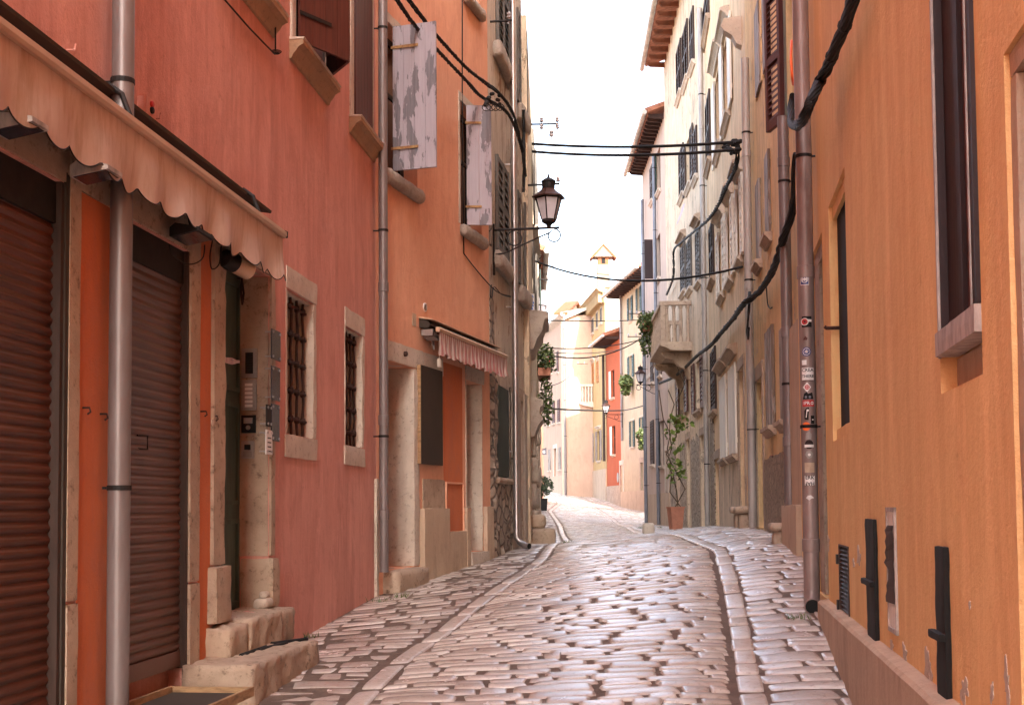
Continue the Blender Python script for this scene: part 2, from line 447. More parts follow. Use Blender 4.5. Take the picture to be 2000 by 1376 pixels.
        def face(ax, val):
            a, b = [x for x in range(3) if x != ax]
            for i in range(nn[a]):
                for j in range(nn[b]):
                    q = []
                    for (di, dj) in ((0, 0), (1, 0), (1, 1), (0, 1)):
                        c = [0, 0, 0]; c[ax] = val; c[a] = i + di; c[b] = j + dj
                        q.append(vert(*c))
                    s.f.append(tuple(q))
        for ax in range(3):
            face(ax, 0); face(ax, nn[ax])
        return s
    def build(s, name, mat, parent=None, smooth=False, attr=None, vattr=None):
        me = bpy.data.meshes.new(name)
        off = wloc(parent) if parent is not None else V((0, 0, 0))
        me.from_pydata([tuple(v - off) for v in s.v], [], s.f)
        bm = bmesh.new(); bm.from_mesh(me)
        bmesh.ops.recalc_face_normals(bm, faces=bm.faces)
        bm.to_mesh(me); bm.free()
        me.materials.append(MT[mat] if isinstance(mat, str) else mat)
        if attr:
            a = me.attributes.new(attr, 'FLOAT', 'FACE'); a.data.foreach_set('value', s.att)
        if vattr:
            a = me.attributes.new(vattr, 'FLOAT', 'POINT'); a.data.foreach_set('value', s.att)
        if smooth:
            me.polygons.foreach_set('use_smooth', [True] * len(me.polygons))
            if smooth != 'all':
                try: me.set_sharp_from_angle(angle=R_(40))
                except Exception: pass
        o = bpy.data.objects.new(name, me)
        COL.objects.link(o)
        if parent is not None: o.parent = parent
        return o
def box3(mb, c, sx, sy, sz):
    F = Frame((c[0], c[1]), (1, 0), (0, 1)); mb.wbox(F, -sx, sx, -sy, sy, c[2] - sz, c[2] + sz)
    return mb
def ray(x, y):
    return (cF + cR * ((x - PPX) / F_PX) + cU * ((PPY - y) / F_PX))
CAM = V((0, 0, EYE))
class Frame:
    def __init__(s, a, e, n):
        s.a = V((a[0], a[1], 0)); s.e = V((e[0], e[1], 0)).normalized(); s.n = V((n[0], n[1], 0)).normalized()
    def P(s, u, o, z):
        p = s.a + s.e * u + s.n * o
        return V((p.x, p.y, z))
    def hit(s, x, y, off=0.0):
        d = ray(x, y); t = (s.a + s.n * off - CAM).dot(s.n) / d.dot(s.n)
        return CAM + d * t
    def uz(s, x, y, off=0.0):
        p = s.hit(x, y, off)
        return (p - s.a).dot(s.e), p.z
    def rc(s, xa, xb, yt, yb, off=0.0):       # pixel columns, top and bottom rows read at xa
        ym = (yt + yb) / 2
        ua = s.uz(xa, ym, off)[0]; ub = s.uz(xb, ym, off)[0]
        return (min(ua, ub), max(ua, ub), s.uz(xa, yb, off)[1], s.uz(xa, yt, off)[1])
class Wall(Frame):
    def __init__(s, a, b, left):
        a = V(a); b = V(b); e = (b - a).normalized()
        n = (e.y, -e.x) if left else (-e.y, e.x)
        Frame.__init__(s, a, e, n); s.L = (b - a).length; s.b = b; s.left = left
def interp(tab, y):
    if y <= tab[0][0]: return tab[0][1]
    for (a, va), (b, vb) in zip(tab, tab[1:]):
        if y <= b: return va + (vb - va) * (y - a) / (b - a)
    return tab[-1][1]
# plan of the street: left and right house fronts
ext = lambda x0, d, y: x0 + d * y
L1 = Wall((ext(-2.67, .1084, -8), -8), (ext(-2.67, .1084, 12.44), 12.44), True)
L2 = Wall((-1.32, 12.44), (-0.278, 16.15), True)
L3 = Wall((-0.278, 16.15), (0.193, 19.4), True)
L4 = Wall((0.27, 19.4), (0.72, 34), True)
L5 = Wall((0.75, 34), (1.0, 52), True)
L6 = Wall((1.2, 52), (1.62, 66), True)
R1 = Wall((ext(.80, .156, -8), -8), (ext(.80, .156, 11.5), 11.5), False)
R2 = Wall((2.70, 11.5), (3.38, 18), False)
R3 = Wall((3.38, 18), (4.27, 27.5), False)
R4 = Wall((4.27, 27.5), (4.66, 38), False)
R5 = Wall((4.66, 38), (4.70, 45), False)
R6 = Wall((6.35, 55.5), (5.40, 63.4), False)
R7 = Wall((5.40, 63.4), (5.0, 67.5), False)
R8 = Wall((4.98, 67.5), (4.22, 76.5), False)
R9 = Wall((4.22, 76.5), (3.85, 82.5), False)
XLt = [(-8, L1.a.x), (12.44, -1.32), (16.15, -.278), (19.4, .2), (34, .74), (52, 1.05), (66, 1.6), (90, 1.6)]
XRt = [(-8, R1.a.x), (11.5, 2.6), (18, 3.38), (27.5, 4.27), (38, 4.66), (45, 4.7), (50, 5.6), (55.5, 6.35), (63.4, 5.4), (67.5, 5.0), (76.5, 4.22), (90, 3.6)]
ZLt = [(-8, -2.0), (0, -1.55), (3.5, -1.31), (6, -1.16), (7.3, -1.09), (8.6, -1.03), (9.9, -.96), (12.4, -.83), (13.6, -.765), (16.1, -.61), (19, -.53), (22, -.60), (26, -.75), (34, -.72), (40, -.5), (50, -.17), (60, .3), (75, .95), (95, 1.7)]
ZRt = [(-8, -2.0), (0, -1.6), (3.5, -1.36), (6.9, -1.06), (8.9, -.80), (11.4, -.45), (12.4, -.34), (18, -.28), (22, -.34), (27.5, -.40), (30, -.5), (38, -.56), (45, -.58), (56, -.3), (63, 0), (67.5, .35), (78, .9), (95, 1.7)]
GLt, GRt = [], []
def g0(X, Y):
    xl, xr = interp(XLt, Y), interp(XRt, Y)
    w = min(1, max(0, (X - xl) / (xr - xl)))
    w = w * w * (3 - 2 * w) * 0.3 + w * 0.7
    # smooth along Y a little
    zl = (interp(ZLt, Y - .8) + interp(ZLt, Y) + interp(ZLt, Y + .8)) / 3
    zr = (interp(ZRt, Y - .8) + interp(ZRt, Y) + interp(ZRt, Y + .8)) / 3
    return EYE + zl * (1 - w) + zr * w
def ray_ground(x, y):
    d = ray(x, y); t = 3.0
    while t < 120:
        p = CAM + d * t
        if p.z < g0(p.x, p.y): return p
        t += 0.03
    return CAM + d * 60
for lst, px in ((GLt, [(689, 1376), (758, 1302), (872, 1224), (938, 1170), (1010, 1122), (1058, 1089), (1108, 1055)]),
                (GRt, [(1475, 1376), (1454, 1272), (1439, 1188), (1424, 1122), (1406, 1068)])):
    for q in px:
        p = ray_ground(*q); lst.append((p.y, p.x))
    a, b = lst[0], lst[1]
    k = (b[1] - a[1]) / (b[0] - a[0])
    lst.insert(0, (-8, a[1] + k * 0.6 * (-8 - a[0])))
def far_g(lst, px, ends):
    far = [(p.y, p.x) for p in (ray_ground(*q) for q in px)]
    far = [q for q in far if q[0] > lst[-1][0] + 2]
    lst += [q for q in far] + ends
far_g(GLt, [(1094, 1026), (1085, 1012), (1074, 996)], [(60, 2.2), (90, 2.4)])
far_g(GRt, [(1225, 1026), (1195, 1010), (1162, 990)], [(66, 4.0), (90, 3.2)])
GLt.sort(); GRt.sort()
def gz(X, Y):
    z = g0(X, Y)
    for G, dd in ((GLt, .018), (GRt, .03)):
        d = (X - interp(G, Y)) / .22
        if abs(d) < 3: z -= dd * math.exp(-d * d)
    return z

# ---------------------------------------------------------------- ground and paving
def grid_sheet(name, mat, x0f, x1f, ys, nx, zf):
    mb = MB()
    for Y in ys:
        a, b = x0f(Y), x1f(Y)
        for i in range(nx + 1):
            X = a + (b - a) * i / nx
            mb.v.append(V((X, Y, zf(X, Y))))
    for j in range(len(ys) - 1):
        for i in range(nx):
            p = j * (nx + 1) + i
            mb.f.append((p, p + 1, p + nx + 2, p + nx + 1))
    return tag(mb.build(name, mat, smooth='all'), kind='structure')
ysr = [-8 + 0.25 * i for i in range(int(103 / .25))]
grid_sheet('road_bed', 'dirt', lambda y: interp(XLt, y) - 1.2, lambda y: interp(XRt, y) + 1.2, ysr, 36, lambda X, Y: gz(X, Y) - 0.012)
mb = MB(); mb.quad((-600, -600, -1.2), (600, -600, -1.2), (600, 900, -1.2), (-600, 900, -1.2))
tag(mb.build('ground', 'dirt'), kind='structure')

def add_stone(mb, c, rnd, hi=0.0, nx=6, ny=4, gap=0.012, tilt=0.004, flat=0.5, crown=.03):
    # c: four (X,Y) corners, order (x-,y-),(x+,y-),(x+,y+),(x-,y+)
    i0 = len(mb.v)
    cx = sum(p[0] for p in c) / 4; cy = sum(p[1] for p in c) / 4
    ta, tb = random.uniform(-tilt, tilt), random.uniform(-tilt, tilt)
    sd = random.uniform(0, 99)
    for j in range(ny + 1):
        b0 = j / ny
        for i in range(nx + 1):
            a0 = i / nx
            s_, t_ = 2 * a0 - 1, 2 * b0 - 1
            # concentrate vertices near edges
            s_ = math.copysign(abs(s_) ** 0.26, s_); t_ = math.copysign(abs(t_) ** 0.22, t_)
            k = .12
            sx = s_ * math.sqrt(1 - k * t_ * t_); ty = t_ * math.sqrt(1 - k * s_ * s_)
            a, b = (sx + 1) / 2, (ty + 1) / 2
            X = (c[0][0] * (1 - a) + c[1][0] * a) * (1 - b) + (c[3][0] * (1 - a) + c[2][0] * a) * b
            Y = (c[0][1] * (1 - a) + c[1][1] * a) * (1 - b) + (c[3][1] * (1 - a) + c[2][1] * a) * b
            if max(abs(s_), abs(t_)) > .95:
                X += noise.noise(V((X * 9, Y * 9, sd))) * .018; Y += noise.noise(V((X * 9, Y * 9, sd + 50))) * .018
            pr = (1 - abs(s_) ** 12) * (1 - abs(t_) ** 9)
            z = gz(cx + (X - cx), Y) - 0.026 + hi + crown * pr ** flat + ta * s_ + tb * t_ + noise.noise(V((X * 5, Y * 5, sd))) * .004
            mb.v.append(V((X, Y, z)))
    for j in range(ny):
        for i in range(nx):
            p = i0 + j * (nx + 1) + i
            mb.f.append((p, p + 1, p + nx + 2, p + nx + 1)); mb.att.append(rnd)
def pave(name, xa, xb, y0, y1, row=(.085, .18), wid=(.14, .56), skew=0.0, gap=.006, hi=0, crown=.026, tl=.005, bow=0.0, sidew=None):
    mb = MB(); Y = y0; ph = 0
    while Y < y1:
        d = random.uniform(*row) * (1.0 if Y < 40 else 1.25)
        X0, X1 = xa(Y), xb(Y)
        w = 0.0; W_ = X1 - X0
        x = X0 + random.uniform(-.02, .02)
        ph += random.uniform(-.02, .02); ph *= .8
        while x < X1 - .03:
            ww = random.uniform(*wid)
            if X1 - (x + ww) < wid[0] * .6: ww = X1 - x
            g = gap * random.uniform(.6, 1.4)
            def yy(xx, yb):
                q = (xx - X0) / max(W_, .01)
                return yb + skew * (xx - (X0 + X1) / 2) + bow * (q - .5) ** 2 + ph * q + noise.noise(V((xx * 1.5, yb * 2.2, 3))) * .025
            j = lambda: random.uniform(-.016, .016)
            gy = g * .3; g = g * .8
            a, b = x + g, x + ww - g
            split = 1
            if d > row[1] * .92 and random.random() < .25: split = 2
            for sidx in range(split):
                ya, yb_ = Y + d * sidx / split, Y + d * (sidx + 1) / split
                c = [(a + j(), yy(a, ya) + gy + j()), (b + j(), yy(b, ya) + gy + j()), (b + j(), yy(b, yb_) - gy + j()), (a + j(), yy(a, yb_) - gy + j())]
                near = Y < 16
                add_stone(mb, c, random.random(), hi + random.uniform(-.004, .005), 8 if near else 4, 5 if near else 3, tilt=tl, crown=crown)
            x += ww
        Y += d
    o = mb.build(name, 'cobble', smooth='all', attr='rnd')
    return tag(o, kind='structure')
GW = .088
pave('street_lane', lambda y: interp(GLt, y) + GW, lambda y: interp(GRt, y) - GW, 2.0, 84, bow=.25)
pave('pavement', lambda y: interp(XLt, y) - .02, lambda y: interp(GLt, y) - GW, 2.0, 84, row=(.15, .26), wid=(.16, .42), skew=.10, crown=.017, tl=.003, gap=.003)
pave('pavement', lambda y: interp(GRt, y) + GW, lambda y: interp(XRt, y) + .05, 2.0, 84, row=(.14, .22), wid=(.18, .45), skew=-.12, crown=.022, gap=.004)
for G, w_, hi in ((GLt, .076, .0), (GRt, .078, .002)):
    mb = MB(); Y = 2.0
    while Y < 84:
        d = random.uniform(.35, .9) if G is GLt else random.uniform(.2, .6)
        xa, xb = interp(G, Y + .01), interp(G, Y + d - .01)
        ww = w_ * random.uniform(.9, 1.05)
        add_stone(mb, [(xa - ww, Y + .01), (xa + ww, Y + .01), (xb + ww, Y + d - .008), (xb - ww, Y + d - .008)], random.uniform(.5, 1), hi, 5, 9, tilt=.004, crown=.03)
        Y += d
    tag(mb.build('gutter_course', 'cobble', smooth='all', attr='rnd'), kind='structure')

# ---------------------------------------------------------------- buildings
class Building:
    def __init__(s, name, W, label, z1, mat, cat='house', u0=0, u1=None, z0=-1.0, depth=5.0, group='old town houses along the street'):
        s.W = W; s.u0 = u0; s.u1 = W.L if u1 is None else u1; s.z0 = z0; s.z1 = z1 + EYE; s.d = depth; s.mat = mat
        s.root = thing(name, W.P((s.u0 + s.u1) / 2, 0, 0), label, cat, group)
        s.holes = []; s.bands = []
    def hole(s, r, depth=.2): s.holes.append((*r, depth))
    def finish(s, name='wall', sides=True):
        W = s.W; mb = MB()
        us = {s.u0, s.u1}; zs = {s.z0, s.z1}
        for h in s.holes:
            us |= {max(s.u0, h[0]), min(s.u1, h[1])}; zs |= {max(s.z0, h[2]), min(s.z1, h[3])}
        us = sorted(us); zs = sorted(zs)
        for ua, ub in zip(us, us[1:]):
            for za, zb in zip(zs, zs[1:]):
                if ub - ua < 1e-5 or zb - za < 1e-5: continue
                cu, cz = (ua + ub) / 2, (za + zb) / 2
                if any(h[0] < cu < h[1] and h[2] < cz < h[3] for h in s.holes): continue
                mb.quad(W.P(ua, 0, za), W.P(ub, 0, za), W.P(ub, 0, zb), W.P(ua, 0, zb))
        for h in s.holes:
            a, b, c, d, dp = h
            a = max(a, s.u0); b = min(b, s.u1); c = max(c, s.z0); d = min(d, s.z1)
            mb.quad(W.P(a, 0, c), W.P(a, -dp, c), W.P(a, -dp, d), W.P(a, 0, d))
            mb.quad(W.P(b, 0, c), W.P(b, 0, d), W.P(b, -dp, d), W.P(b, -dp, c))
            mb.quad(W.P(a, 0, d), W.P(a, -dp, d), W.P(b, -dp, d), W.P(b, 0, d))
            mb.quad(W.P(a, 0, c), W.P(b, 0, c), W.P(b, -dp, c), W.P(a, -dp, c))
            mb.quad(W.P(a, -dp, c), W.P(b, -dp, c), W.P(b, -dp, d), W.P(a, -dp, d))
        D = s.d
        mb.quad(W.P(s.u0, 0, s.z0), W.P(s.u0, 0, s.z1), W.P(s.u0, -D, s.z1), W.P(s.u0, -D, s.z0))
        mb.quad(W.P(s.u1, 0, s.z0), W.P(s.u1, -D, s.z0), W.P(s.u1, -D, s.z1), W.P(s.u1, 0, s.z1))
        mb.quad(W.P(s.u0, -D, s.z0), W.P(s.u1, -D, s.z0), W.P(s.u1, -D, s.z1), W.P(s.u0, -D, s.z1))
        mb.quad(W.P(s.u0, 0, s.z1), W.P(s.u1, 0, s.z1), W.P(s.u1, -D, s.z1), W.P(s.u0, -D, s.z1))
        return mb.build(name, s.mat, s.root)

def leaf(fr, u0, u1, z0, z1, style, mat, parent, t=.035, o=0.0, hinge=True, name='shutter', slat=.055, hmat='iron'):
    mb = MB(); w = u1 - u0; h = z1 - z0
    if style == 'louver':
        st = min(.06, w * .18)
        for a, b in ((u0, u0 + st), (u1 - st, u1)): mb.wbox(fr, a, b, o, o + t, z0, z1)
        rails = [z0, z0 + h * .5 - .035, z1 - .08]
        for i, z in enumerate(rails): mb.wbox(fr, u0 + st, u1 - st, o + .002, o + t - .002, z, z + (.09 if i == 0 else .07))
        for za, zb in ((rails[0] + .09, rails[1]), (rails[1] + .07, rails[2])):
            n = max(2, int((zb - za) / slat)); p = (zb - za) / n
            for k in range(n):
                zc = za + p * (k + .5)
                mb.prof(fr, [(o + .003, zc + p * .42), (o + .011, zc + p * .42), (o + t - .003, zc - p * .42), (o + t - .011, zc - p * .42)], u0 + st, u1 - st)
    else:
        n = max(2, int(w / .11)); p = w / n
        for k in range(n):
            mb.wbox(fr, u0 + p * k + .0015, u0 + p * (k + 1) - .0015, o, o + t * .7 + random.uniform(-.001, .001), z0, z1)
        for z in (z0 + h * .12, z1 - h * .12 - .08): mb.wbox(fr, u0 + .02, u1 - .02, o - t * .35, o + .001, z, z + .08)
        if style == 'framed':
            for a, b in ((u0, u0 + .05), (u1 - .05, u1)): mb.wbox(fr, a, b, o + t * .6, o + t * .85, z0, z1)
    s_ = mb.build(name, mat, parent)
    if hinge:
        for z in (z0 + h * .15, z1 - h * .15): MB().wbox(fr, u0 - .015, u0 + w * .6, o + t, o + t + .006, z - .014, z + .014).build('hinge', hmat, parent)
    return s_
def casement(B, r, depth, parent, fm='brownwood', pane='glass', bars=True):
    W = B.W; a, b, c, d = r; mb = MB(); o0, o1 = -depth + .002, -depth + .045; f = .045
    mb.wbox(W, a, a + f, o0, o1, c, d); mb.wbox(W, b - f, b, o0, o1, c, d)
    mb.wbox(W, a + f, b - f, o0, o1, c, c + f); mb.wbox(W, a + f, b - f, o0, o1, d - f, d)
    m_ = (a + b) / 2; mb.wbox(W, m_ - .03, m_ + .03, o0, o1, c + f, d - f)
    if bars: mb.wbox(W, a + f, b - f, o0, o1 - .004, c + (d - c) * .6, c + (d - c) * .6 + .03)
    w = mb.build('window', fm, B.root) if parent is None else mb.build('frame', fm, parent)
    pb = MB(); pb.wbox(W, a + f, b - f, o0 + .008, o0 + .016, c + f, d - f); pb.build('pane', pane, w if parent is None else parent)
    return w
def window(B, r, depth=.14, shut=None, mode='closed', smat='brownwood', sill=None, hood=None, surround=None, slat=.055, single=False, hmat='iron', sill_out=.1, opn=0, skip=None):
    W = B.W; B.hole(r, depth); a, b, c, d = r
    w = casement(B, r, depth, None)
    m_ = (a + b) / 2
    if shut:
        if mode == 'closed':
            leaf(W, a + .01, m_ - .004, c + .01, d - .01, shut, smat, w, o=.004, slat=slat, hinge=False, t=.04)
            leaf(W, m_ + .004, b - .01, c + .01, d - .01, shut, smat, w, o=.004, slat=slat, hinge=False, t=.04)
        elif mode == 'flat':
            hw = (b - a) / 2
            if skip != 'near': leaf(W, a - hw - .01, a - .01, c, d, shut, smat, w, o=.02, slat=slat, hinge=False)
            if skip != 'far': leaf(W, b + .01, b + hw + .01, c, d, shut, smat, w, o=.02, slat=slat, hinge=False)
        elif mode in ('perp', 'near', 'far'):
            hw = (b - a) / 2 * (2 if single else 1)
            for side, ub in ((-1, a), (1, b)):
                if mode == 'near' and side == 1: continue
                if mode == 'far' and side == -1: continue
                an = R_(90 + opn * 1.0)
                e = W.e * (math.cos(an) * -side) + W.n * math.sin(an)
                nn = V((e.y, -e.x, 0));
                if nn.y > 0: nn = -nn
                p = W.P(ub, .02, 0)
                fr = Frame((p.x, p.y), (e.x, e.y), (nn.x, nn.y))
                leaf(fr, 0, hw, c + .01, d - .01, shut, smat, w, slat=slat, hmat=hmat)
    if sill: sill_(W, a - .08, b + .08, c, sill, w, sill_out)
    if hood: hood_(W, a - .12, b + .12, d + .10, hood, w)
    if surround:
        mb = MB(); s_ = .11
        mb.wbox(W, a - s_, a - .002, 0, .018, c, d); mb.wbox(W, b + .002, b + s_, 0, .018, c, d)
        mb.wbox(W, a - s_, b + s_, 0, .021, d + .002, d + s_)
        mb.build('surround', surround, w)
    return w
def sill_(W, a, b, z, mat, parent, out=.1, name='sill'):
    mb = MB(); h = .11
    mb.prof(W, [(-.02, z - h), (out * .35, z - h), (out * .45, z - h * .8), (out * .8, z - h * .45), (out, z - h * .4), (out, z), (-.02, z + .004)], a, b, 8, .004)
    return mb.build(name, mat, parent)
def hood_(W, a, b, z, mat, parent, out=.16):
    mb = MB()
    mb.prof(W, [(-.01, z), (out * .3, z), (out * .4, z + .04), (out * .75, z + .09), (out, z + .10), (out, z + .14), (out * .6, z + .17), (-.01, z + .19)], a, b, 3, .002)
    return mb.build('hood', mat, parent)
def door(B, r, depth=.2, mat='brownwood', surround='stone', sw=.12, panels=True, step=None):
    W = B.W; B.hole(r, depth); a, b, c, d = r
    mb = MB(); o0 = -depth + .002
    mb.wbox(W, a, b, o0, o0 + .03, c, d)
    if panels:
        m_ = (a + b) / 2; f = .06
        for (x0, x1) in ((a + f, m_ - f / 2), (m_ + f / 2, b - f)):
            for (q0, q1) in ((.06, .32), (.36, .64), (.68, .94)):
                z0, z1 = c + (d - c) * q0, c + (d - c) * q1
                mb.wbox(W, x0, x1, o0 + .03, o0 + .042, z0, z1); mb.wbox(W, x0 + .03, x1 - .03, o0 + .042, o0 + .05, z0 + .03, z1 - .03)
    dd = mb.build('door', mat, B.root)
    hb = MB(); hb.lathe(W.P(a + .1 if not W.left else b - .1, o0 + .05, c + 1.0), [(.012, 0), (.012, .03), (.025, .04), (.02, .06)], 10, W.n)
    hb.build('handle', 'iron', dd)
    if surround:
        s_ = MB()
        s_.rough(W, a - sw, a - .001, -.02, .022, c, d, .008, .004, .08)
        s_.rough(W, b + .001, b + sw, -.02, .022, c, d, .008, .004, .08)
        s_.rough(W, a - sw, b + sw, -.02, .026, d + .002, d + sw * 1.2, .008, .004, .08)
        s_.build('surround', surround, dd, smooth=True)
    return dd

def pipe(name, W, x, y, z0, z1, mat, label, rad=.052, off=.075, joints=(), elbow=False, lean=0, group='rain downpipes on the house fronts'):
    u, z = W.uz(x, y, off)
    if z0 is None: z0 = gz(*W.P(u, off, 0).xy) + .02
    base = W.P(u, off, z0)
    t = thing(name, base, label, 'drainpipe', group)
    mb = MB()
    pts = [W.P(u, off, z0 + .12 if elbow else z0)]
    zz = pts[0].z; top = z1
    while zz < top - .5: zz += .8; pts.append(W.P(u, off + random.uniform(-.002, .002), min(zz, top)))
    if elbow:
        k_ = elbow if isinstance(elbow, float) else 1.0
        pts = [base + W.n * .17 * k_ + V((0, -.10, 0)), base + W.n * .11 * k_ + V((0, -.055, .005)), base + W.n * .04 * k_ + V((0, -.01, .05))] + pts
    mb.tube(pts, rad, 20)
    mb.build('pipe', mat, t, smooth=True)
    if elbow:
        d = (pts[0] - pts[1]).normalized()
        MB().lathe(pts[0] + d * .002, [(rad * .88, 0), (rad * .85, .003)], 18, d).build('outlet', 'black', t)
    for jz in joints:
        c = W.P(u, off, jz)
        MB().lathe(c, [(rad, -.05), (rad + .006, -.048), (rad + .006, .04), (rad, .045)], 20).build('collar', mat, t, smooth=True)
    z = z0 + 1.3
    for k in range(12):
        if z > z1 - .2: break
        c = W.P(u, off, z)
        b_ = MB(); b_.lathe(c, [(rad, -.012), (rad + .005, -.012), (rad + .005, .012), (rad, .012)], 18)
        b_.wbox(W, u - .006, u + .006, 0, off - rad + .003, z - .006, z + .006)
        b_.build('clamp', 'iron' if mat != 'steelpipe' else mat, t)
        z += 2.0
    return t, u, off
def catmull(pts, n=8):
    pts = [V(p) for p in pts]; P = [pts[0]] + pts + [pts[-1]]; out = []
    for i in range(1, len(P) - 2):
        a, b, c, d = P[i - 1], P[i], P[i + 1], P[i + 2]
        for k in range(n):
            t = k / n
            out.append(.5 * ((2 * b) + (c - a) * t + (2 * a - 5 * b + 4 * c - d) * t * t + (3 * b - a - 3 * c + d) * t ** 3))
    out.append(pts[-1]); return out
def bundle(pts, nstr, R, r, twist=14.0, n=10):
    c = catmull(pts, n); mb = MB()
    L = [0]
    for a, b in zip(c, c[1:]): L.append(L[-1] + (b - a).length)
    for k in range(nstr):
        ph = 2 * math.pi * k / nstr; out = []
        for i, p in enumerate(c):
            t = (c[min(i + 1, len(c) - 1)] - c[max(i - 1, 0)]).normalized()
            a = V((0, 0, 1)) - t * t.z
            if a.length < .05: a = V((1, 0, 0)) - t * t.x
            a.normalize(); b = t.cross(a); th = ph + L[i] * twist
            rr = R * (.75 + .5 * noise.noise(V((L[i] * 3, k * 7, 0))))
            out.append(p + (a * math.cos(th) + b * math.sin(th)) * rr)
        mb.tube(out, r, 5)
    return mb
def sag(a, b, s, n=14):
    a, b = V(a), V(b)
    return [a.lerp(b, i / n) - V((0, 0, s * 4 * (i / n) * (1 - i / n))) for i in range(n + 1)]
def foliage(name, c, rad, n, size, mat, parent, droop=0.0, shape=None):
    mb = MB()
    for k in range(n):
        while True:
            p = V((random.uniform(-1, 1), random.uniform(-1, 1), random.uniform(-1, 1)))
            if p.length < 1 and (noise.noise(V((p.x * 2.2, p.y * 2.2, p.z * 2.2)) + V(c)) > -.12): break
        q = V(c) + V((p.x * rad[0], p.y * rad[1], p.z * rad[2]))
        s_ = size * random.uniform(.6, 1.3)
        a = V((random.gauss(0, 1), random.gauss(0, 1), random.gauss(0, .7) - droop)).normalized(); b = a.orthogonal().normalized()
        b = (b * math.cos(k) + a.cross(b) * math.sin(k)) * .42
        mb.poly([q, q + a * s_ * .5 + b * s_, q + a * s_, q + a * s_ * .5 - b * s_])
    return mb.build(name, mat, parent)
def eave(B, proj=.55, nr=10, rmat='rafter', gutter='gutter', tiles=True, thick=.05, rise=.45, back=3.0):
    W = B.W; z = B.z1; u0, u1 = B.u0, B.u1
    mb = MB(); mb.prof(W, [(proj, z - .02), (proj, z + .05), (-back, z + .05 + rise * (back + proj) * .8), (-back, z + rise * (back + proj) * .8 - .05)], u0 - .05, u1 + .05)
    roof = mb.build('roof', 'tile', B.root)
    n = int((u1 - u0) / .2); tb = MB()
    for k in range(n):
        u = u0 + (k + .5) * (u1 - u0) / n
        p0, p1 = W.P(u, proj + .05, z + .06), W.P(u, -back, z + .07 + rise * (back + proj) * .8)
        tb.tube([p0, p1], .085, 8)
    tb.build('tiles', 'tile', roof)
    for k in range(nr):
        u = u0 + (k + .5) * (u1 - u0) / nr
        rb = MB(); rb.prof(W, [(-.02, z - .17), (proj - .1, z - .14), (proj - .04, z - .07), (proj - .04, z - .022), (-.02, z - .022)], u - .05, u + .05)
        rb.build('rafter', rmat, roof)
    if gutter:
        gb = MB(); gb.tube([W.P(u0 - .05, proj + .1, z - .02), W.P(u1 + .1, proj + .1, z - .06)], .075, 12)
        gb.build('gutter', gutter, B.root, smooth=True)
        nn = int((u1 - u0) / .6)
        for k in range(min(nn, 12) + 1):
            u = u0 + (u1 - u0) * k / nn
            MB().lathe(W.P(u, proj + .1, z - .022 - .04 * k / nn), [(.074, -.012), (.083, -.01), (.083, .01), (.074, .012)], 10, W.e).build('gutter_joint', gutter, B.root)
    return roof
def insulator(mb, p, s=1.0):
    mb.lathe(p, [(.008 * s, -.05 * s), (.008 * s, .01 * s), (.03 * s, .015 * s), (.034 * s, .035 * s), (.02 * s, .05 * s), (.03 * s, .06 * s), (.024 * s, .085 * s), (.008 * s, .095 * s)], 10)

def depth_p0(x, y, Y): return CAM + ray(x, y) * (Y / ray(x, y).y)
def ux(W, x, y=992, off=0.0): return W.uz(x, y, off)[0]
def zz(W, x, y, off=0.0): return W.uz(x, y, off)[1]
def RR(W, xa, xb, xr, yt, yb, off=0.0):
    ym = (yt + yb) / 2
    a, b = W.uz(xa, ym, off)[0], W.uz(xb, ym, off)[0]
    return (min(a, b), max(a, b), W.uz(xr, yb, off)[1], W.uz(xr, yt, off)[1])
def gw(W, u, off=0.0):
    p = W.P(u, off, 0); return gz(p.x, p.y)
def E(z): return z + EYE

# ================================================================ L1 salmon house
b1 = Building('plaster_house', L1, 'salmon pink rendered house at the left edge with the cream awning', 16, 'salmon')
W = L1
r_sh1 = (ux(W, -400), ux(W, 118), -.6, E(1.50)); b1.hole(r_sh1, .11)
r_sh2 = (ux(W, 212), ux(W, 367), -.6, E(1.50)); b1.hole(r_sh2, .11)
r_door = (ux(W, 432), ux(W, 525), E(-.68), E(1.64)); b1.hole(r_door, .24)
r_w1 = (ux(W, 559), ux(W, 611), *RR(W, 559, 611, 559, 562, 846)[2:]); b1.hole(r_w1, .26)
r_w2 = (ux(W, 674), ux(W, 707), *RR(W, 674, 707, 674, 636, 868)[2:]); b1.hole(r_w2, .26)
UP0, UP1 = E(3.52), E(5.0)
def roller(B, r, mat, name, bottom):
    W = B.W; a, b, c, d = r; c = bottom
    mb = MB(); z = c + .10; p = .052; o = -.045
    sh_top = d - .19
    pts = []
    while z < sh_top:
        for k in range(5):
            t = k / 5; pts.append((o + .013 * math.sin(math.pi * min(1, t * 1.15)) , z + p * t))
        z += p
    n = len(pts); i = 0
    for (oo, q) in pts: mb.v += [W.P(a + .03, oo, q), W.P(b - .03, oo, q)]
    for k in range(n - 1): mb.f.append((2 * k, 2 * k + 1, 2 * k + 3, 2 * k + 2))
    s = mb.build(name, mat, B.root)
    MB().wbox(W, a, a + .03, -.09, .003, c, d).build('guide_rail', 'brownwood', s); MB().wbox(W, b - .03, b + .001, -.09, .003, c, d).build('guide_rail', 'brownwood', s)
    g = MB(); g.wbox(W, a + .031, b - .031, -.065, -.03, c + .01, c + .10); g.build('bottom_rail', mat, s)
    g = MB(); g.wbox(W, a + .031, b - .031, -.105, -.022, sh_top, d - .002); g.build('shutter_box', 'iron', s)
    return s
roller(b1, r_sh1, 'roller_dark', 'roller_shutter', gw(W, ux(W, 60)) - .15)['label'] = 'darker red brown roller shutter at the left edge'
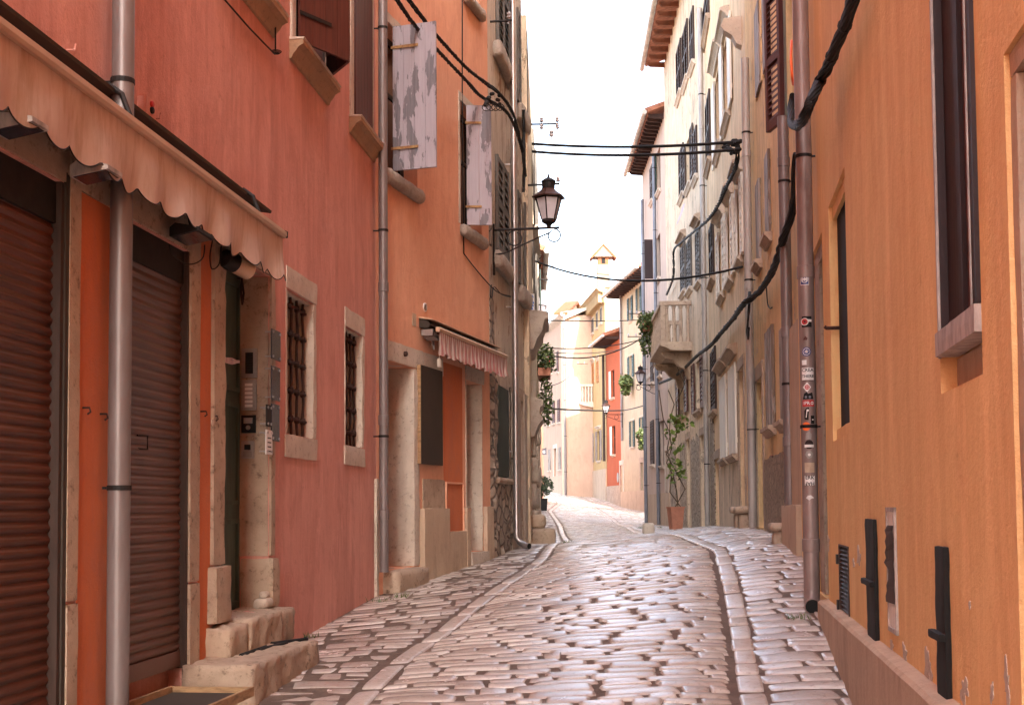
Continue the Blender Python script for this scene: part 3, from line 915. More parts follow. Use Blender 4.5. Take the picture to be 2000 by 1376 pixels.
s2 = roller(b1, r_sh2, 'roller', 'roller_shutter', zz(W, 366, 1302)); s2['label'] = 'brown roller shutter between drainpipe and green door'
hb = MB(); q = RR(W, 252, 259, 255, 850, 876, -.085)
hb.tube([W.P(q[0], -.04, q[2]), W.P(q[1] + .03, -.015, q[2]), W.P(q[1] + .03, -.015, q[3]), W.P(q[0], -.04, q[3])], .005, 6); hb.build('handle', 'iron', s2)
jb = MB(); jb.wbox(W, ux(W, 118), ux(W, 125), 0, .012, -.3, r_sh1[3] + .05); jb.build('shutter_trim', 'taupe', b1.root)
for (xa, xb, nm) in ((125, 147, 1), (366, 385, 2)):
    for (z0, z1) in ((-.3, E(-.42)), (E(-.41), E(1.78))):
        jb = MB(); jb.rough(W, ux(W, xa), ux(W, xb), -.03, .018 + .004 * (z0 < 0), z0, z1, .006, .004, .09, seed=nm)
        jb.build('jamb_stone', 'stone', b1.root, smooth=True)
jb = MB(); jb.rough(W, ux(W, -300), ux(W, 385), -.03, .013, r_sh1[3] + .004, r_sh1[3] + .26, .006, .004, .12)
jb.build('lintel', 'stone', b1.root, smooth=True)
jb = MB(); jb.wbox(W, ux(W, 150), ux(W, 209), 0, .006, -.3, r_sh1[3]); jb.build('orange_pier', 'deep_orange', b1.root)  # thin panel in a deeper orange than the salmon wall around it
jb = MB(); jb.wbox(W, ux(W, 386.5), ux(W, 409), 0, .005, -.3, r_sh1[3] + .2); jb.build('orange_pier', 'deep_orange', b1.root)
# door with stone frame
dd = MB(); a, b, c, d = r_door; o0 = -.238
dd.wbox(W, a, b, o0, o0 + .03, c, d)
fr = [(c + .03, c + .62), (c + .72, c + 1.42), (c + 1.5, d - .06)]
m_ = (a + b) / 2
for z0, z1 in fr:
    for x0, x1 in ((a + .07, m_ - .03), (m_ + .03, b - .06)):
        for (p0, p1, q0, q1) in ((x0, x1, z0, z0 + .03), (x0, x1, z1 - .03, z1), (x0, x0 + .03, z0 + .03, z1 - .03), (x1 - .03, x1, z0 + .03, z1 - .03)):
            dd.wbox(W, p0, p1, o0 + .03, o0 + .048, q0, q1)
door1 = dd.build('door', 'doorgreen', b1.root); door1['label'] = 'green panelled door up the stone steps'
kb = MB()
kp = W.P(b - .13, o0 + .05, zz(W, 456, 575, -.2))
kb.tube([kp + V((0, 0, .12)), kp + W.n * .03 + V((0, 0, .12)), kp + W.n * .035 + W.e * .03 + V((0, 0, .02)), kp + W.n * .035 + V((0, 0, -.06)), kp + W.n * .035 - W.e * .03 + V((0, 0, .02)), kp + W.n * .03 + V((0, 0, .12))], .008, 8)
kb.build('knocker', 'rust', door1, smooth=True)
sur = MB()
sur.rough(W, ux(W, 409), a - .001, -.05, .03, c + .35, d + .05, .01, .01, .06, seed=2)
sur.rough(W, ux(W, 404), a + .01, -.05, .07, c + .0, c + .345, .015, .012, .05, seed=3)
sur.rough(W, b + .001, ux(W, 533), -.22, .02, c + .36, d, .01, .008, .05, seed=4)
sur.rough(W, b - .03, ux(W, 535), -.2, .045, c + .0, c + .35, .02, .014, .05, seed=5)
sur.rough(W, ux(W, 409), ux(W, 533), -.2, .025, d + .002, d + .2, .01, .008, .07, seed=6)
sur.build('door_surround', 'stone', b1.root, smooth=True)
# reveal faces of rough stone
rv = MB(); rv.rough(W, b - .012, b + .05, -.23, -.004, c + .36, d - .002, .004, .006, .05, seed=8); rv.build('reveal_stone', 'stone', b1.root, smooth=True)
# steps
def yof(Y): # u on L1 for given Y
    return (Y - L1.a.y) / L1.e.y
st = thing('stone_steps', W.P(yof(8.4), .2, gw(W, yof(8.4), .2)), 'worn stone door steps below the green door', 'steps')
s_ = MB(); ua = ux(W, 404); ub = ux(W, 531)
s_.rough(W, ua - .02, ua + .33, -.1, .15, E(-.90), E(-.70), .018, .02, .04, fr=11, seed=10)
s_.rough(W, ua + .335, ub - .3, -.2, .17, E(-.90), E(-.675), .02, .02, .04, fr=11, seed=11)
s_.rough(W, ub - .295, ub + .03, -.2, .16, E(-.90), E(-.675), .02, .02, .04, fr=11, seed=12)
s_.build('step', 'stone', st, smooth='all')
s_ = MB(); s_.rough(W, yof(7.3), yof(8.72), 0.0, .42, E(-1.3), E(-.872), .014, .018, .04, fr=11, seed=14); s_.build('step', 'stone', st, smooth='all')
s_ = MB(); s_.rough(W, yof(6.45), yof(7.28), -.1, .27, E(-1.3), E(-.985), .04, .015, .05, seed=15); s_.build('step', 'stone', st, smooth='all')
s_ = MB()
for (pa, pb) in (((470, 1279), (520, 1262)), ((505, 1268), (560, 1254)), ((530, 1256), (600, 1247))):
    def top_hit(x, y):
        dr = ray(x, y); t = (E(-.868) - CAM.z) / dr.z; return CAM + dr * t
    A_, B_ = top_hit(*pa), top_hit(*pb)
    s_.tube([A_, B_], .012, 6)
s_.build('tar_stain', 'black', st)
lo = MB(); lo.rough(W, ub - .27, ub - .08, -.06, .05, E(-.672), E(-.60), .03, .01, .03, seed=31); lo.rough(W, ub - .22, ub - .12, -.03, .03, E(-.602), E(-.555), .022, .008, .02, seed=32)
tag(lo.build('stone', 'stone_pale', smooth='all'), 'pair of loose stones stacked on the threshold of the green door', 'stones')
# wooden tray
t = thing('wooden_tray', (-1.68, 6.5, E(-.97)), 'shallow wooden tray lying on the lowest slab beside the stone step', 'tray')
F = Frame((-1.90, 6.15), (0.12, 1), (1, -.12))
MB().wbox(F, 0, .72, 0, .42, E(-.975), E(-.962)).build('board', 'taupe', t)
eb = MB(); eb.wbox(F, -.02, .74, .421, .44, E(-.98), E(-.93)); eb.wbox(F, -.02, .74, -.02, -.001, E(-.98), E(-.93)); eb.wbox(F, -.02, 0, 0, .42, E(-.978), E(-.932)); eb.wbox(F, .72, .74, 0, .42, E(-.978), E(-.932))
eb.build('rim', 'rawwood', t)
# barred windows
for i, (r, xr, xs, ys) in enumerate(((r_w1, 559, (554, 617), (846, 892)), (r_w2, 674, (671, 716), (869, 907)))):
    a, b, c, d = r
    w = casement(b1, (a, b, c, d), .255, None, fm='brownwood'); w['label'] = ('larger barred window nearer the green door', 'smaller barred window nearer the drainpipe')[i]
    sb = MB()
    sb.rough(W, a - .02, b + .09, -.05, .012, d + .002, d + .17, .008, .008, .05, seed=40 + i)
    sb.rough(W, b - .014, b + .085, -.25, .010, c, d, .012, .012, .05, seed=42 + i)
    sb.rough(W, a - .03, a + .006, -.25, .008, c, d, .01, .006, .05, seed=46 + i)
    sb.rough(W, a, b, -.25, -.02, d - .02, d + .001, .008, .005, .05, seed=48 + i)
    sb.build('surround', 'stone_pale', w, smooth=True)
    sb = MB(); sb.rough(W, a - .05, b + .10, -.2, .014, zz(W, xr, ys[1]), c - .001, .008, .008, .05, seed=44 + i); sb.build('sill', 'stone_pale', w, smooth=True)
    gb = MB(); nb = 4
    for k in range(nb):
        u = a + (b - a) * (k + .7) / (nb + .4); pts = [W.P(u, -.05 + .006 * math.sin(q * 2 + k), c - .01 + (d - c) * q / 8) for q in range(9)]
        gb.tube(pts, .011, 8)
    nh = 5
    for k in range(nh):
        z = c + (d - c) * (k + .6) / nh
        pts = [W.P(a - .02 + (b - a + .04) * q / 16, -.05 + .012 * math.sin(q * math.pi / 2 * 1.0), z + .004 * math.sin(q)) for q in range(17)]
        gb.tube(pts, .012, 8)
        for j in range(nb):
            u = a + (b - a) * (j + .7) / (nb + .4)
            gb.lathe(W.P(u, -.05, z), [(.013, -.028), (.022, -.018), (.022, .018), (.013, .028)], 8)
    gb.build('grille', 'rust', w, smooth=True)
# upper windows
def up_rect(xa, xb): return (ux(W, xa, 200), ux(W, xb, 200), UP0, UP1)
rB = up_rect(574, 630); rC = up_rect(688, 722); rA = up_rect(440, 520)
wA = window(b1, rA, .2, 'framed', 'closed', 'redwood', surround='stone_pale')
wB = window(b1, rB, .2, None, surround='stone_pale')
wC = window(b1, rC, .2, 'board', 'closed', 'redwood', surround='stone_pale')
for w_, r in ((wA, rA), (wB, rB), (wC, rC)):
    mb = MB(); z = UP0; a, b = r[0] - .13, r[1] + .16
    mb.prof(W, [(-.01, z - .145), (.02, z - .14), (.03, z - .11), (.055, z - .08), (.07, z - .055), (.095, z - .04), (.11, z - .035), (.11, z), (-.01, z + .003)], a, b, 12, .003)
    mb.build('sill', 'stone_ochre', w_)
    mb = MB(); mb.prof(W, [(-.01, z + .001), (.11, z + .001), (.12, z + .014), (-.01, z + .02)], a - .005, b + .005); mb.build('sill_cap', 'stone_pale', w_)
pk = W.P((rB[0] + rB[1]) / 2 + .05, .30, 0)
for ub_ in (rB[0], rB[1]):
    p = W.P(ub_, .03, 0); e = (pk - p); L_ = e.length; e.normalize(); nn = V((e.y, -e.x, 0))
    if nn.dot(W.n) < 0: nn = -nn
    leaf(Frame((p.x, p.y), (e.x, e.y), (nn.x, nn.y)), 0, L_ - .005, UP0 + .03, UP1, 'board', 'redwood', wB)
b1.finish()
# quoin at the corner by the drainpipe
qb = MB(); qb.rough(W, W.L - .10, W.L - .004, -.02, .03, -.2, zz(W, 740, 935), .008, .006, .08, seed=50); qb.build('corner_stone', 'stone_pale', b1.root, smooth=True)

# --- awning 1
aw = thing('shop_awning', W.P(ux(W, 300), .1, E(1.95)), 'long stained cream awning with scalloped valance over the brown shutters', 'awning', 'fabric awnings on the left houses')
oB = .21
ue, _ = W.uz(555, 462, oB); us = ux(W, -500, 992, oB); zb = zz(W, 555, 465, oB)
mb = MB(); mb.prof(W, [(oB - .05, zb), (oB + .01, zb), (oB + .02, zb + .015), (oB + .02, zb + .04), (oB, zb + .052), (oB - .05, zb + .052)], us, ue)
mb.build('front_bar', 'alu', aw)
MB().prof(W, [(oB - .052, zb + .002), (oB + .022, zb + .002), (oB + .024, zb + .044), (oB, zb + .056), (oB - .052, zb + .056)], ue + .001, ue + .012).build('end_cap', 'iron', aw)
ue2 = ux(W, 506, 399)
zt = zz(W, 506, 400)
mb = MB(); mb.prof(W, [(.004, zt - .05), (.085, zt - .062), (.09, zt - .045), (.004, zt - .02)], us, ue2); mb.build('cassette', 'taupe', aw)
mb = MB(); n = 60
for k in range(n + 1):
    u = us + (ue - .05 - us) * k / n
    mb.v += [W.P(u, .02, zb + .047), W.P(u, .10, zb + .046), W.P(u, oB - .03, zb + .045)]
for k in range(n):
    for j in range(2): a = k * 3 + j; mb.f.append((a, a + 1, a + 4, a + 3))
mb.build('canopy', 'canvas', aw, smooth='all')
def valance(mb, W, u0, u1, off, ztop, drop, per, amp_sc, rip, rper, stripe=None, nper=14, rows=9, wob=.0):
    n = int((u1 - u0) / per * nper)
    for k in range(n + 1):
        u = u0 + (u1 - u0) * k / n; ph = u / per + .22 * noise.noise(V((u * 1.7, 7, 0)))
        cur = abs(math.sin(math.pi * ph))
        dr = drop - amp_sc * (1 - cur ** .8) + wob * noise.noise(V((u * 2.1, 3, 0)))
        for j in range(rows):
            t = j / (rows - 1)
            o = off + rip * t ** 1.2 * (math.sin(2 * math.pi * u / rper + 1.2 * noise.noise(V((u * 2, 0, 1)))) + 1.4 * noise.noise(V((u * 5, t * 1.5, 2)))) * .8
            mb.v.append(W.P(u, o, ztop - dr * t)); mb.att.append(1.0 if stripe and (u / stripe) % 1 < .5 else 0.0)
    for k in range(n):
        for j in range(rows - 1):
            a = k * rows + j; mb.f.append((a, a + 1, a + rows + 1, a + rows))
mb = MB(); valance(mb, W, us, ue - .004, oB - .01, zb + .003, .31, .26, .05, .02, .55, wob=.035); mb.build('valance', 'canvas', aw, smooth='all')
rows = 9; MB().tube([mb.v[k] for k in range(rows - 1, len(mb.v), rows)], .0035, 5).build('piping', 'iron', aw, smooth='all')
for k in range(3):
    u = us + .6 + k * (ue - us - 1.0) / 2
    MB().tube([W.P(u, .05, zt - .02), W.P(u, .12, zt - .07), W.P(u, oB - .03, zb + .03)], .014, 8).build('arm', 'iron', aw)
# floodlights below the awning
def flood(x, y, w, off, label, hh=.09, cover=True):
    u, z = W.uz(x, y, off)
    t = thing('floodlight', W.P(u, off, z), label, 'floodlight', 'floodlights under the cream awning')
    F = Frame(W.P(u, off, 0).xy, W.e.xy, W.n.xy)
    mb = MB(); mb.prof(F, [(-hh, z), (hh, z + .03), (hh, z + .05), (-hh * .6, z + .075), (-hh, z + .05)], -w, w); mb.build('housing', 'palewood' if cover else 'iron', t)
    mb = MB(); mb.prof(F, [(-hh * .85, z - .003), (hh * .85, z + .026), (hh * .85, z + .03), (-hh * .85, z + .001)], -w * .88, w * .88); mb.build('lens', 'sign_dark', t)
    mb = MB(); mb.tube([W.P(u, 0.0, z + .20), W.P(u, off * .8, z + .18), W.P(u, off, z + .06)], .012, 8); mb.wbox(F, -.02, .02, -.01, .01, z + .05, z + .2); mb.build('bracket', 'iron', t)
flood(38, 262, .07, .13, 'small floodlight hanging nearest the left edge under the awning')
flood(188, 352, .08, .14, 'middle floodlight hanging above the orange pier beside the drainpipe')
flood(375, 470, .13, .14, 'large dark floodlight hanging above the second roller shutter', .08, False)
cb = MB(); cb.tube(catmull([W.hit(330, 478, .1), W.hit(340, 500, .1), W.hit(370, 516, .1), W.hit(395, 505, .1), W.hit(400, 478, .1)], 6), .004, 6)
cb.tube(catmull([W.hit(415, 470, .1), W.hit(410, 500, .1), W.hit(414, 525, .1), W.hit(428, 515, .1), W.hit(432, 480, .1)], 6), .004, 6)
tag(cb.build('cable', 'cable', smooth='all'), 'thin black wire looping below the large floodlight', 'cable')
# round shade under awning end
p = W.hit(462, 516, .10)
t = thing('wall_lamp', p, 'cylindrical tan and dark shade hanging under the awning end above the green door', 'lamp')
ax = (W.e * .75 + W.n * .35 + V((0, 0, -.18))).normalized()
MB().lathe(p - ax * .06, [(.055, 0), (.06, .01), (.06, .17), (.055, .175), (.05, .168)], 22, ax).build('shade', 'alu', t, smooth=True)
MB().lathe(p - ax * .13, [(.03, 0), (.055, .02), (.062, .07), (.062, .11)], 20, ax).build('cap', 'iron', t, smooth=True)
MB().tube([p - ax * .08, p - ax * .05 - W.n * .06 + V((0, 0, .05)), W.P(ux(W, 445), 0, p.z + .08)], .01, 6).build('bracket', 'iron', t)
# poster behind
tag(MB().wbox(W, ux(W, -60), ux(W, 22), -.07, -.064, zz(W, 10, 322), zz(W, 10, 272)).build('notice', 'leaf_vine'), 'green and white notice above the darker roller shutter', 'notice')
# intercoms on the reveal
RV = Frame(W.P(r_door[1] - .022, 0, 0).xy, (-W.n).xy, (-W.e).xy)
def rvbox(x0, x1, y0, y1, o, mat, name, parent=None, oo=.0):
    a, zt_ = RV.uz(x0, y0); b, _ = RV.uz(x1, y0); zb_ = RV.uz(x0, y1)[1]
    mb = MB(); mb.wbox(RV, a, b, oo, o, zb_, zt_); return mb.build(name, mat, parent)
items = [('doorbell_panel', 'tall black grilled speaker panel at the top of the door reveal', (473, 503, 681, 738)), ('doorbell_panel', 'bell panel with six name strips below the speaker grille', (473, 502, 742, 801)),
         ('key_safe', 'black key safe below the bell panel', (473, 500, 811, 845)), ('key_safe', 'grey key box lowest on the door reveal', (473, 497, 861, 895))]
for i, (nm, lb, (x0, x1, y0, y1)) in enumerate(items):
    t = thing(nm, RV.hit(x0, y1), lb, 'intercom' if i < 2 else 'key box')
    rvbox(x0, x1, y0, y1, .02, ['steelplate', 'steelplate', 'black', 'steelplate'][i], 'housing', t)
    if i == 0:
        rvbox(x0 + 8, x1 - 7, y0 + 8, y1 - 8, .022, 'black', 'grille', t)
        for k in range(8): rvbox(x0 + 9, x1 - 8, y0 + 10 + k * 5, y0 + 12 + k * 5, .025, 'iron', 'louvre', t)
    elif i == 1:
        for k in range(6): rvbox(x0 + 7, x1 - 7, y0 + 7 + k * 8.2, y0 + 12 + k * 8.2, .024, 'white', 'name_strip', t)
    elif i == 2:
        rvbox(x0 + 5, x1 - 5, y0 + 5, y0 + 16, .026, 'steelplate', 'cover', t)
        c = RV.hit((x0 + x1) / 2, y0 + 24); MB().lathe(c, [(.016, .015), (.016, .028), (.012, .03)], 16, RV.n).build('dial', 'plastic', t)
    else:
        rvbox(x0 + 6, x1 - 6, y0 + 7, y0 + 17, .022, 'black', 'window', t); rvbox(x0 + 3, x1 - 3, y0 + 20, y1 - 3, .023, 'plastic', 'keypad', t)
# plaques
for i, (x0, x1, y0, y1, mt_, lb) in enumerate(((530, 547, 641, 700, 'sign_dark', 'top glossy dark plaque right of the green door'), (530, 546, 713, 780, 'sign_dark', 'middle glossy dark plaque right of the green door'), (530, 545, 787, 860, 'sign_dark', 'lowest glossy dark plaque right of the green door'),
                                     (520, 529, 789, 832, 'iron', 'small dark plaque on the door jamb edge'), (519, 531, 838, 886, 'white', 'small white plate on the door jamb edge'))):
    r = RR(W, x0, x1, x0, y0, y1, .05)
    t = thing('plaque', W.P(r[0], .04, r[2]), lb, 'plaque')
    MB().wbox(W, r[0], r[1], .046, .054, r[2], r[3]).build('plate', mt_, t)
    for u in (r[0] + .02, r[1] - .02):
        for z in (r[2] + .02, r[3] - .02): MB().lathe(W.P(u, 0, z), [(.006, 0), (.006, .056), (.01, .057), (.01, .062)], 8, W.n).build('standoff', 'steelplate', t)
    if i == 4:
        g = MB()
        for k in range(4): g.wbox(W, r[0] + .03, r[1] - .03, .0542, .0548, r[3] - .06 - k * .03, r[3] - .052 - k * .03)
        g.build('lettering', 'iron', t)
# small wall items
r = RR(W, 268, 287, 268, 186, 222)
t = thing('alarm_box', W.P(r[0], 0, r[2]), 'small faded red box fixed above the awning beside the drainpipe', 'alarm box')
MB().wbox(W, r[0], r[1], 0, .05, r[2], r[3]).build('housing', 'salmon', t)
MB().lathe(W.P((r[0] + r[1]) / 2, .05, r[2] + .035), [(.018, 0), (.018, .012), (.01, .016)], 14, W.n).build('button', 'black', t)
MB().lathe(W.P((r[0] + r[1]) / 2, .05, r[3] - .03), [(.018, 0), (.018, .01), (.012, .014)], 14, W.n).build('lens', 'red', t)
wr = MB(); wr.tube([W.hit(432, -8, .03), W.hit(487, 55, .02), W.hit(515, 84, .03), W.hit(537, 106, .04)], .006, 6); wr.tube([W.hit(538, -5, .04), W.hit(538, 100, .04)], .006, 6)
for k in range(3):
    c = W.hit(540, 104, .05); rr_ = .022 + .006 * k
    wr.tube([c + (W.n * math.cos(q) + W.e * math.sin(q)) * rr_ + V((0, 0, .006 * k)) for q in [j * math.pi / 6 for j in range(13)]], .0035, 5)
tag(wr.build('wire', 'cable', smooth='all'), 'black wire hung down the salmon wall to an iron ring below the first window sill', 'wire')
hk = MB()
for (x, y) in ((130, 98), (298, 232)): c = W.hit(x, y); hk.tube([c, c + W.n * .04, c + W.n * .045 + V((0, 0, .03))], .005, 6)
tag(hk.build('wall_hook', 'salmon'), 'small painted hooks on the salmon wall above the awning', 'hooks')
hk = MB()
for (x, y) in ((159, 796), (193, 808), (390, 803), (412, 812)): c = W.hit(x, y); hk.tube([c, c + W.n * .04, c + W.n * .045 - V((0, 0, .02)), c + W.n * .03 - V((0, 0, .03))], .005, 6)
tag(hk.build('wall_hook', 'rust'), 'small rusty hooks in the orange piers beside the roller shutters', 'hooks')
c = W.hit(415, 824, .03); tag(MB().lathe(c, [(.016, -.004), (.018, 0), (.016, .004)], 16, W.n).build('tag_disc', 'stone_pale'), 'small pale disc hanging on the left jamb of the green door', 'disc')
MBr = MB(); c0, c1 = W.hit(438, 703, -.05), W.hit(467, 706, -.12)
for k in range(7): MBr.tube([c0 + V((0, 0, random.uniform(-.02, .02))), (c0 + c1) / 2 + V((0, 0, random.uniform(-.02, .02))), c1 + V((0, 0, random.uniform(-.006, .006)))], .006, 5)
tag(MBr.build('knotted_cloth', 'cloth_w', smooth='all'), 'twist of white and violet cloth tied across the green door', 'cloth')
cv = MB()
cv.tube([W.hit(x, y, .012) for x, y in ((640, 1232), (645, 1231))], .003)
# drainpipes left
pipe('drainpipe', L1, 235, 700, gw(L1, ux(L1, 235)) - .05, 8.5, 'zinc', 'thick zinc drainpipe between the two roller shutters', .054, .09, joints=(E(3.3),))
pipe('drainpipe', L1, 749, 700, E(-.60), 9.5, 'zinc', 'slim zinc drainpipe between the salmon house and the coral house', .045, .10, joints=(E(2.15), E(.86), E(-.05)))

# ================================================================ L2 coral house
b2 = Building('plaster_house', L2, 'coral orange rendered house with the grey shutters and the small striped awning', 14, 'coral')
W = L2
gb_ = lambda x: gw(W, ux(W, x))
r_d1 = (ux(W, 757), ux(W, 808), E(-.60), zz(W, 760, 704)); b2.hole(r_d1, .42)
r_d2 = (ux(W, 911), ux(W, 942), zz(W, 915, 1078), zz(W, 912, 742)); b2.hole(r_d2, .34)
d1 = MB(); a, b, c, d = r_d1; o0 = -.418
d1.wbox(W, a, b, o0, o0 + .03, c, d)
for k in range(4):
    z0 = c + .08 + k * .56; d1.wbox(W, a + .05, a + (b - a) / 2 - .03, o0 + .03, o0 + .045, z0, z0 + .46); d1.wbox(W, a + (b - a) / 2 + .03, b - .05, o0 + .03, o0 + .045, z0, z0 + .46)
dd1 = d1.build('door', 'brownwood', b2.root); dd1['label'] = 'dark brown door deep in the white stone frame'
sb = MB()
sb.rough(W, b - .012, ux(W, 818), -.40, .016, c, d, .02, .012, .05, seed=60)
sb.rough(W, ux(W, 746), ux(W, 826), -.4, .014, d + .002, zz(W, 760, 664), .01, .008, .07, seed=61)
sb.rough(W, ux(W, 827), ux(W, 866), -.1, .012, d + .002, zz(W, 760, 664), .01, .008, .07, seed=62)
sb.build('door_surround', 'stone_pale', b2.root, smooth=True)
sb = MB(); sb.lathe(W.hit(787, 691, .0), [(.03, 0), (.03, .04), (.02, .05)], 6, W.n); sb.build('boss', 'rust', b2.root)
d2 = MB(); a, b, c, d = r_d2; d2.wbox(W, a, b, -.338, -.30, c, d); dd2 = d2.build('door', 'darkgreen', b2.root)
sb = MB(); sb.rough(W, b - .012, b + .012, -.335, .008, c, d - .001, .01, .006, .06, seed=63)
sb.rough(W, a - .03, a - .001, -.02, .012, c, d, .008, .005, .07, seed=64); sb.rough(W, a - .03, ux(W, 946), -.02, .014, d + .001, d + .17, .008, .005, .07, seed=65)
sb.build('door_surround', 'stone_pale', b2.root, smooth=True)
def rbox(B, xa, xb, xr, yt, yb, o0, o1, mat, name, seed=0, **k):
    r = RR(B.W, xa, xb, xr, yt, yb); mb = MB(); mb.rough(B.W, r[0], r[1], o0, o1, r[2], r[3], .008, .005, .07, seed=seed, **k)
    return mb.build(name, mat, B.root, smooth=True)
# step before first door
st = thing('stone_step', W.P(ux(W, 778), .15, gb_(778)), 'stone step at the foot of the drainpipe before the dark brown door', 'step')
mb = MB(); mb.rough(W, ux(W, 748), ux(W, 811), -.40, .16, E(-1.0), E(-.605), .02, .012, .06, seed=66); mb.build('step', 'stone', st, smooth='all')
# lower zone
plz0 = -.3
r = RR(W, 826, 868, 822, 934, 990); mb = MB(); mb.rough(W, r[0] - .02, r[1], -.02, .010, r[2] - .1, r[3], .006, .005, .06, seed=67); mb.build('bare_patch', 'stone', b2.root, smooth=True)
mb = MB(); mb.rough(W, ux(W, 819), ux(W, 869), -.02, .065, plz0, zz(W, 820, 992), .012, .006, .08, seed=68)
mb.rough(W, ux(W, 869.5), ux(W, 909), -.02, .05, plz0, zz(W, 870, 1038), .012, .006, .08, seed=69)
mb.rough(W, ux(W, 904), ux(W, 911), -.02, .06, plz0, zz(W, 905, 990), .012, .006, .08, seed=70)
mb.rough(W, ux(W, 944), W.L - .01, -.02, .055, plz0, zz(W, 945, 988), .012, .006, .08, seed=71)
mb.build('plinth', 'plinth', b2.root, smooth=True)
mb = MB(); mb.rough(W, ux(W, 912), ux(W, 946), -.1, .07, -.1, zz(W, 915, 1078), .012, .006, .08, seed=72); mb.build('doorstep', 'stone_pale', b2.root, smooth=True)
r = RR(W, 869, 904, 869, 940, 1037); mb = MB()
for q in ((r[0], r[0] + .02, r[2], r[3]), (r[1] - .02, r[1], r[2], r[3]), (r[0] + .02, r[1] - .02, r[3] - .02, r[3])): mb.wbox(W, q[0], q[1], 0, .022, q[2], q[3])
mb.build('panel_moulding', 'coral', b2.root)
mb = MB(); mb.wbox(W, ux(W, 866.5), ux(W, 903.5), 0, .004, zz(W, 870, 1037), zz(W, 870, 708)); mb.build('orange_pier', 'deep_orange', b2.root)
# dark board
r = RR(W, 822, 864, 822, 712, 905, .05)
t = thing('board', W.P(r[0], 0, r[2]), 'flat dark brown board hung on the coral wall beside the stone door frame', 'board')
MB().wbox(W, r[0], r[1], .03, .055, r[2], r[3]).build('panel', 'taupe', t)
MB().wbox(W, r[0] - .006, r[0] - .0005, .0, .05, r[2], r[3]).build('edge', 'rawwood', t)
# upper windows with perpendicular grey shutters
rw1 = (ux(W, 748, 300), ux(W, 815, 300), zz(W, 765, 338), zz(W, 765, 52))
rw2 = (ux(W, 898, 300), ux(W, 940, 300), zz(W, 907, 442), zz(W, 907, 205))
def perp_leaf(B, w, x, y, width, ang, r, mat, style='framed'):
    W = B.W; p = W.P(ux(W, x, y), .02, 0); an = R_(ang)
    e = W.e * math.cos(an) + W.n * math.sin(an); nn = V((e.y, -e.x, 0))
    if nn.y > 0: nn = -nn
    leaf(Frame((p.x, p.y), (e.x, e.y), (nn.x, nn.y)), 0, width, r[2] + .02, r[3] - .01, style, mat, w, hmat='rusthinge')
w1 = window(b2, rw1, .2, surround=None); perp_leaf(b2, w1, 766, 300, .47, 92, rw1, 'greyshutter')
w2 = window(b2, rw2, .2, surround=None); perp_leaf(b2, w2, 908, 330, .30, 70, rw2, 'greyshutter')
w1['label'] = 'window with the large open peeling grey shutter'; w2['label'] = 'window with the narrower grey shutter near the lamp'
rw3 = (ux(W, 905, 40), ux(W, 937, 40), zz(W, 915, -6), zz(W, 915, -220)); w3 = window(b2, rw3, .2)
for w_, r in ((w1, rw1), (w2, rw2), (w3, rw3)):
    mb = MB(); mb.rough(W, r[0] - .02, r[1] + .05, -.02, .09, r[2] - .15, r[2] - .001, .05, .014, .045, seed=80); mb.build('sill', 'stone_rough', w_, smooth='all')
    mb = MB(); mb.rough(W, r[0] - .06, r[0] - .001, -.02, .012, r[2], r[3], .006, .005, .08, seed=81); mb.rough(W, r[0] - .06, r[1] + .05, -.02, .014, r[3] + .001, r[3] + .10, .006, .005, .08, seed=82)
    mb.build('surround', 'stone_pale', w_, smooth=True)
b2.finish()
# vent + plate
c = W.hit(829, 600); mb = MB(); mb.lathe(c, [(.001, .0), (.05, .0), (.05, .012), (.04, .018)], 20, W.n)
t = thing('air_vent', c, 'round white air vent above the striped awning', 'vent'); mb.build('cover', 'white', t, smooth=True)
mb = MB()
for k in range(5): mb.wbox(W, ux(W, 829) - .035, ux(W, 829) + .035, .018, .021, c.z - .032 + k * .014, c.z - .026 + k * .014)
mb.build('slots', 'iron', t)
tag(MB().wbox(W, ux(W, 806), ux(W, 813), 0, .008, zz(W, 810, 637), zz(W, 810, 613)).build('plate', 'plinth'), 'small blank oval plate beside the awning motor', 'plate')
# conduit line
mb = MB(); mb.tube([W.hit(903, -10, .012), W.hit(903, 250, .012), W.hit(906, 495, .012)] , .008, 6)
mb.tube(catmull([W.hit(906, 495, .012), W.hit(925, 520, .015), W.hit(955, 555, .02), L3.hit(975, 572, .05), L3.hit(997, 578, .06)], 5), .007, 6)
mb.tube(catmull([L3.hit(960, 556, .03), L3.hit(957, 575, .05), L3.hit(961, 580, .05), L3.hit(965, 560, .03), L3.hit(980, 575, .03), L3.hit(998, 580, .04)], 5), .006, 6)
tag(mb.build('cable', 'cable', smooth='all'), 'thin dark cable running down the coral wall and across to the steel drainpipe', 'cable')
# awning 2
aw = thing('shop_awning', W.hit(920, 660, .1), 'small retracted awning with pink striped scalloped valance above the narrow doorway', 'awning', 'fabric awnings on the left houses')
o2 = .24; ua = ux(W, 859, 650, o2); ubb = ux(W, 990, 690, o2); zb = zz(W, 990, 700, o2); zt = zz(W, 818, 630)
ub_w = min(ubb, W.L)
MB().prof(W, [(o2 - .04, zb), (o2, zb), (o2 + .012, zb + .03), (o2, zb + .05), (o2 - .04, zb + .05)], ua - .02, ubb).build('front_bar', 'alu', aw)
mb = MB(); mb.prof(W, [(.003, zt - .05), (.10, zt - .06), (.13, zt - .03), (.10, zt + .02), (.003, zt + .045)], ux(W, 818, 630), W.L - .01); mb.build('cassette', 'taupe', aw)
MB().prof(W, [(.003, zt + .047), (.16, zt + .025), (.16, zt + .035), (.003, zt + .06)], ux(W, 818, 630) - .02, W.L - .005).build('cover', 'alu', aw)
mb = MB(); n = 24
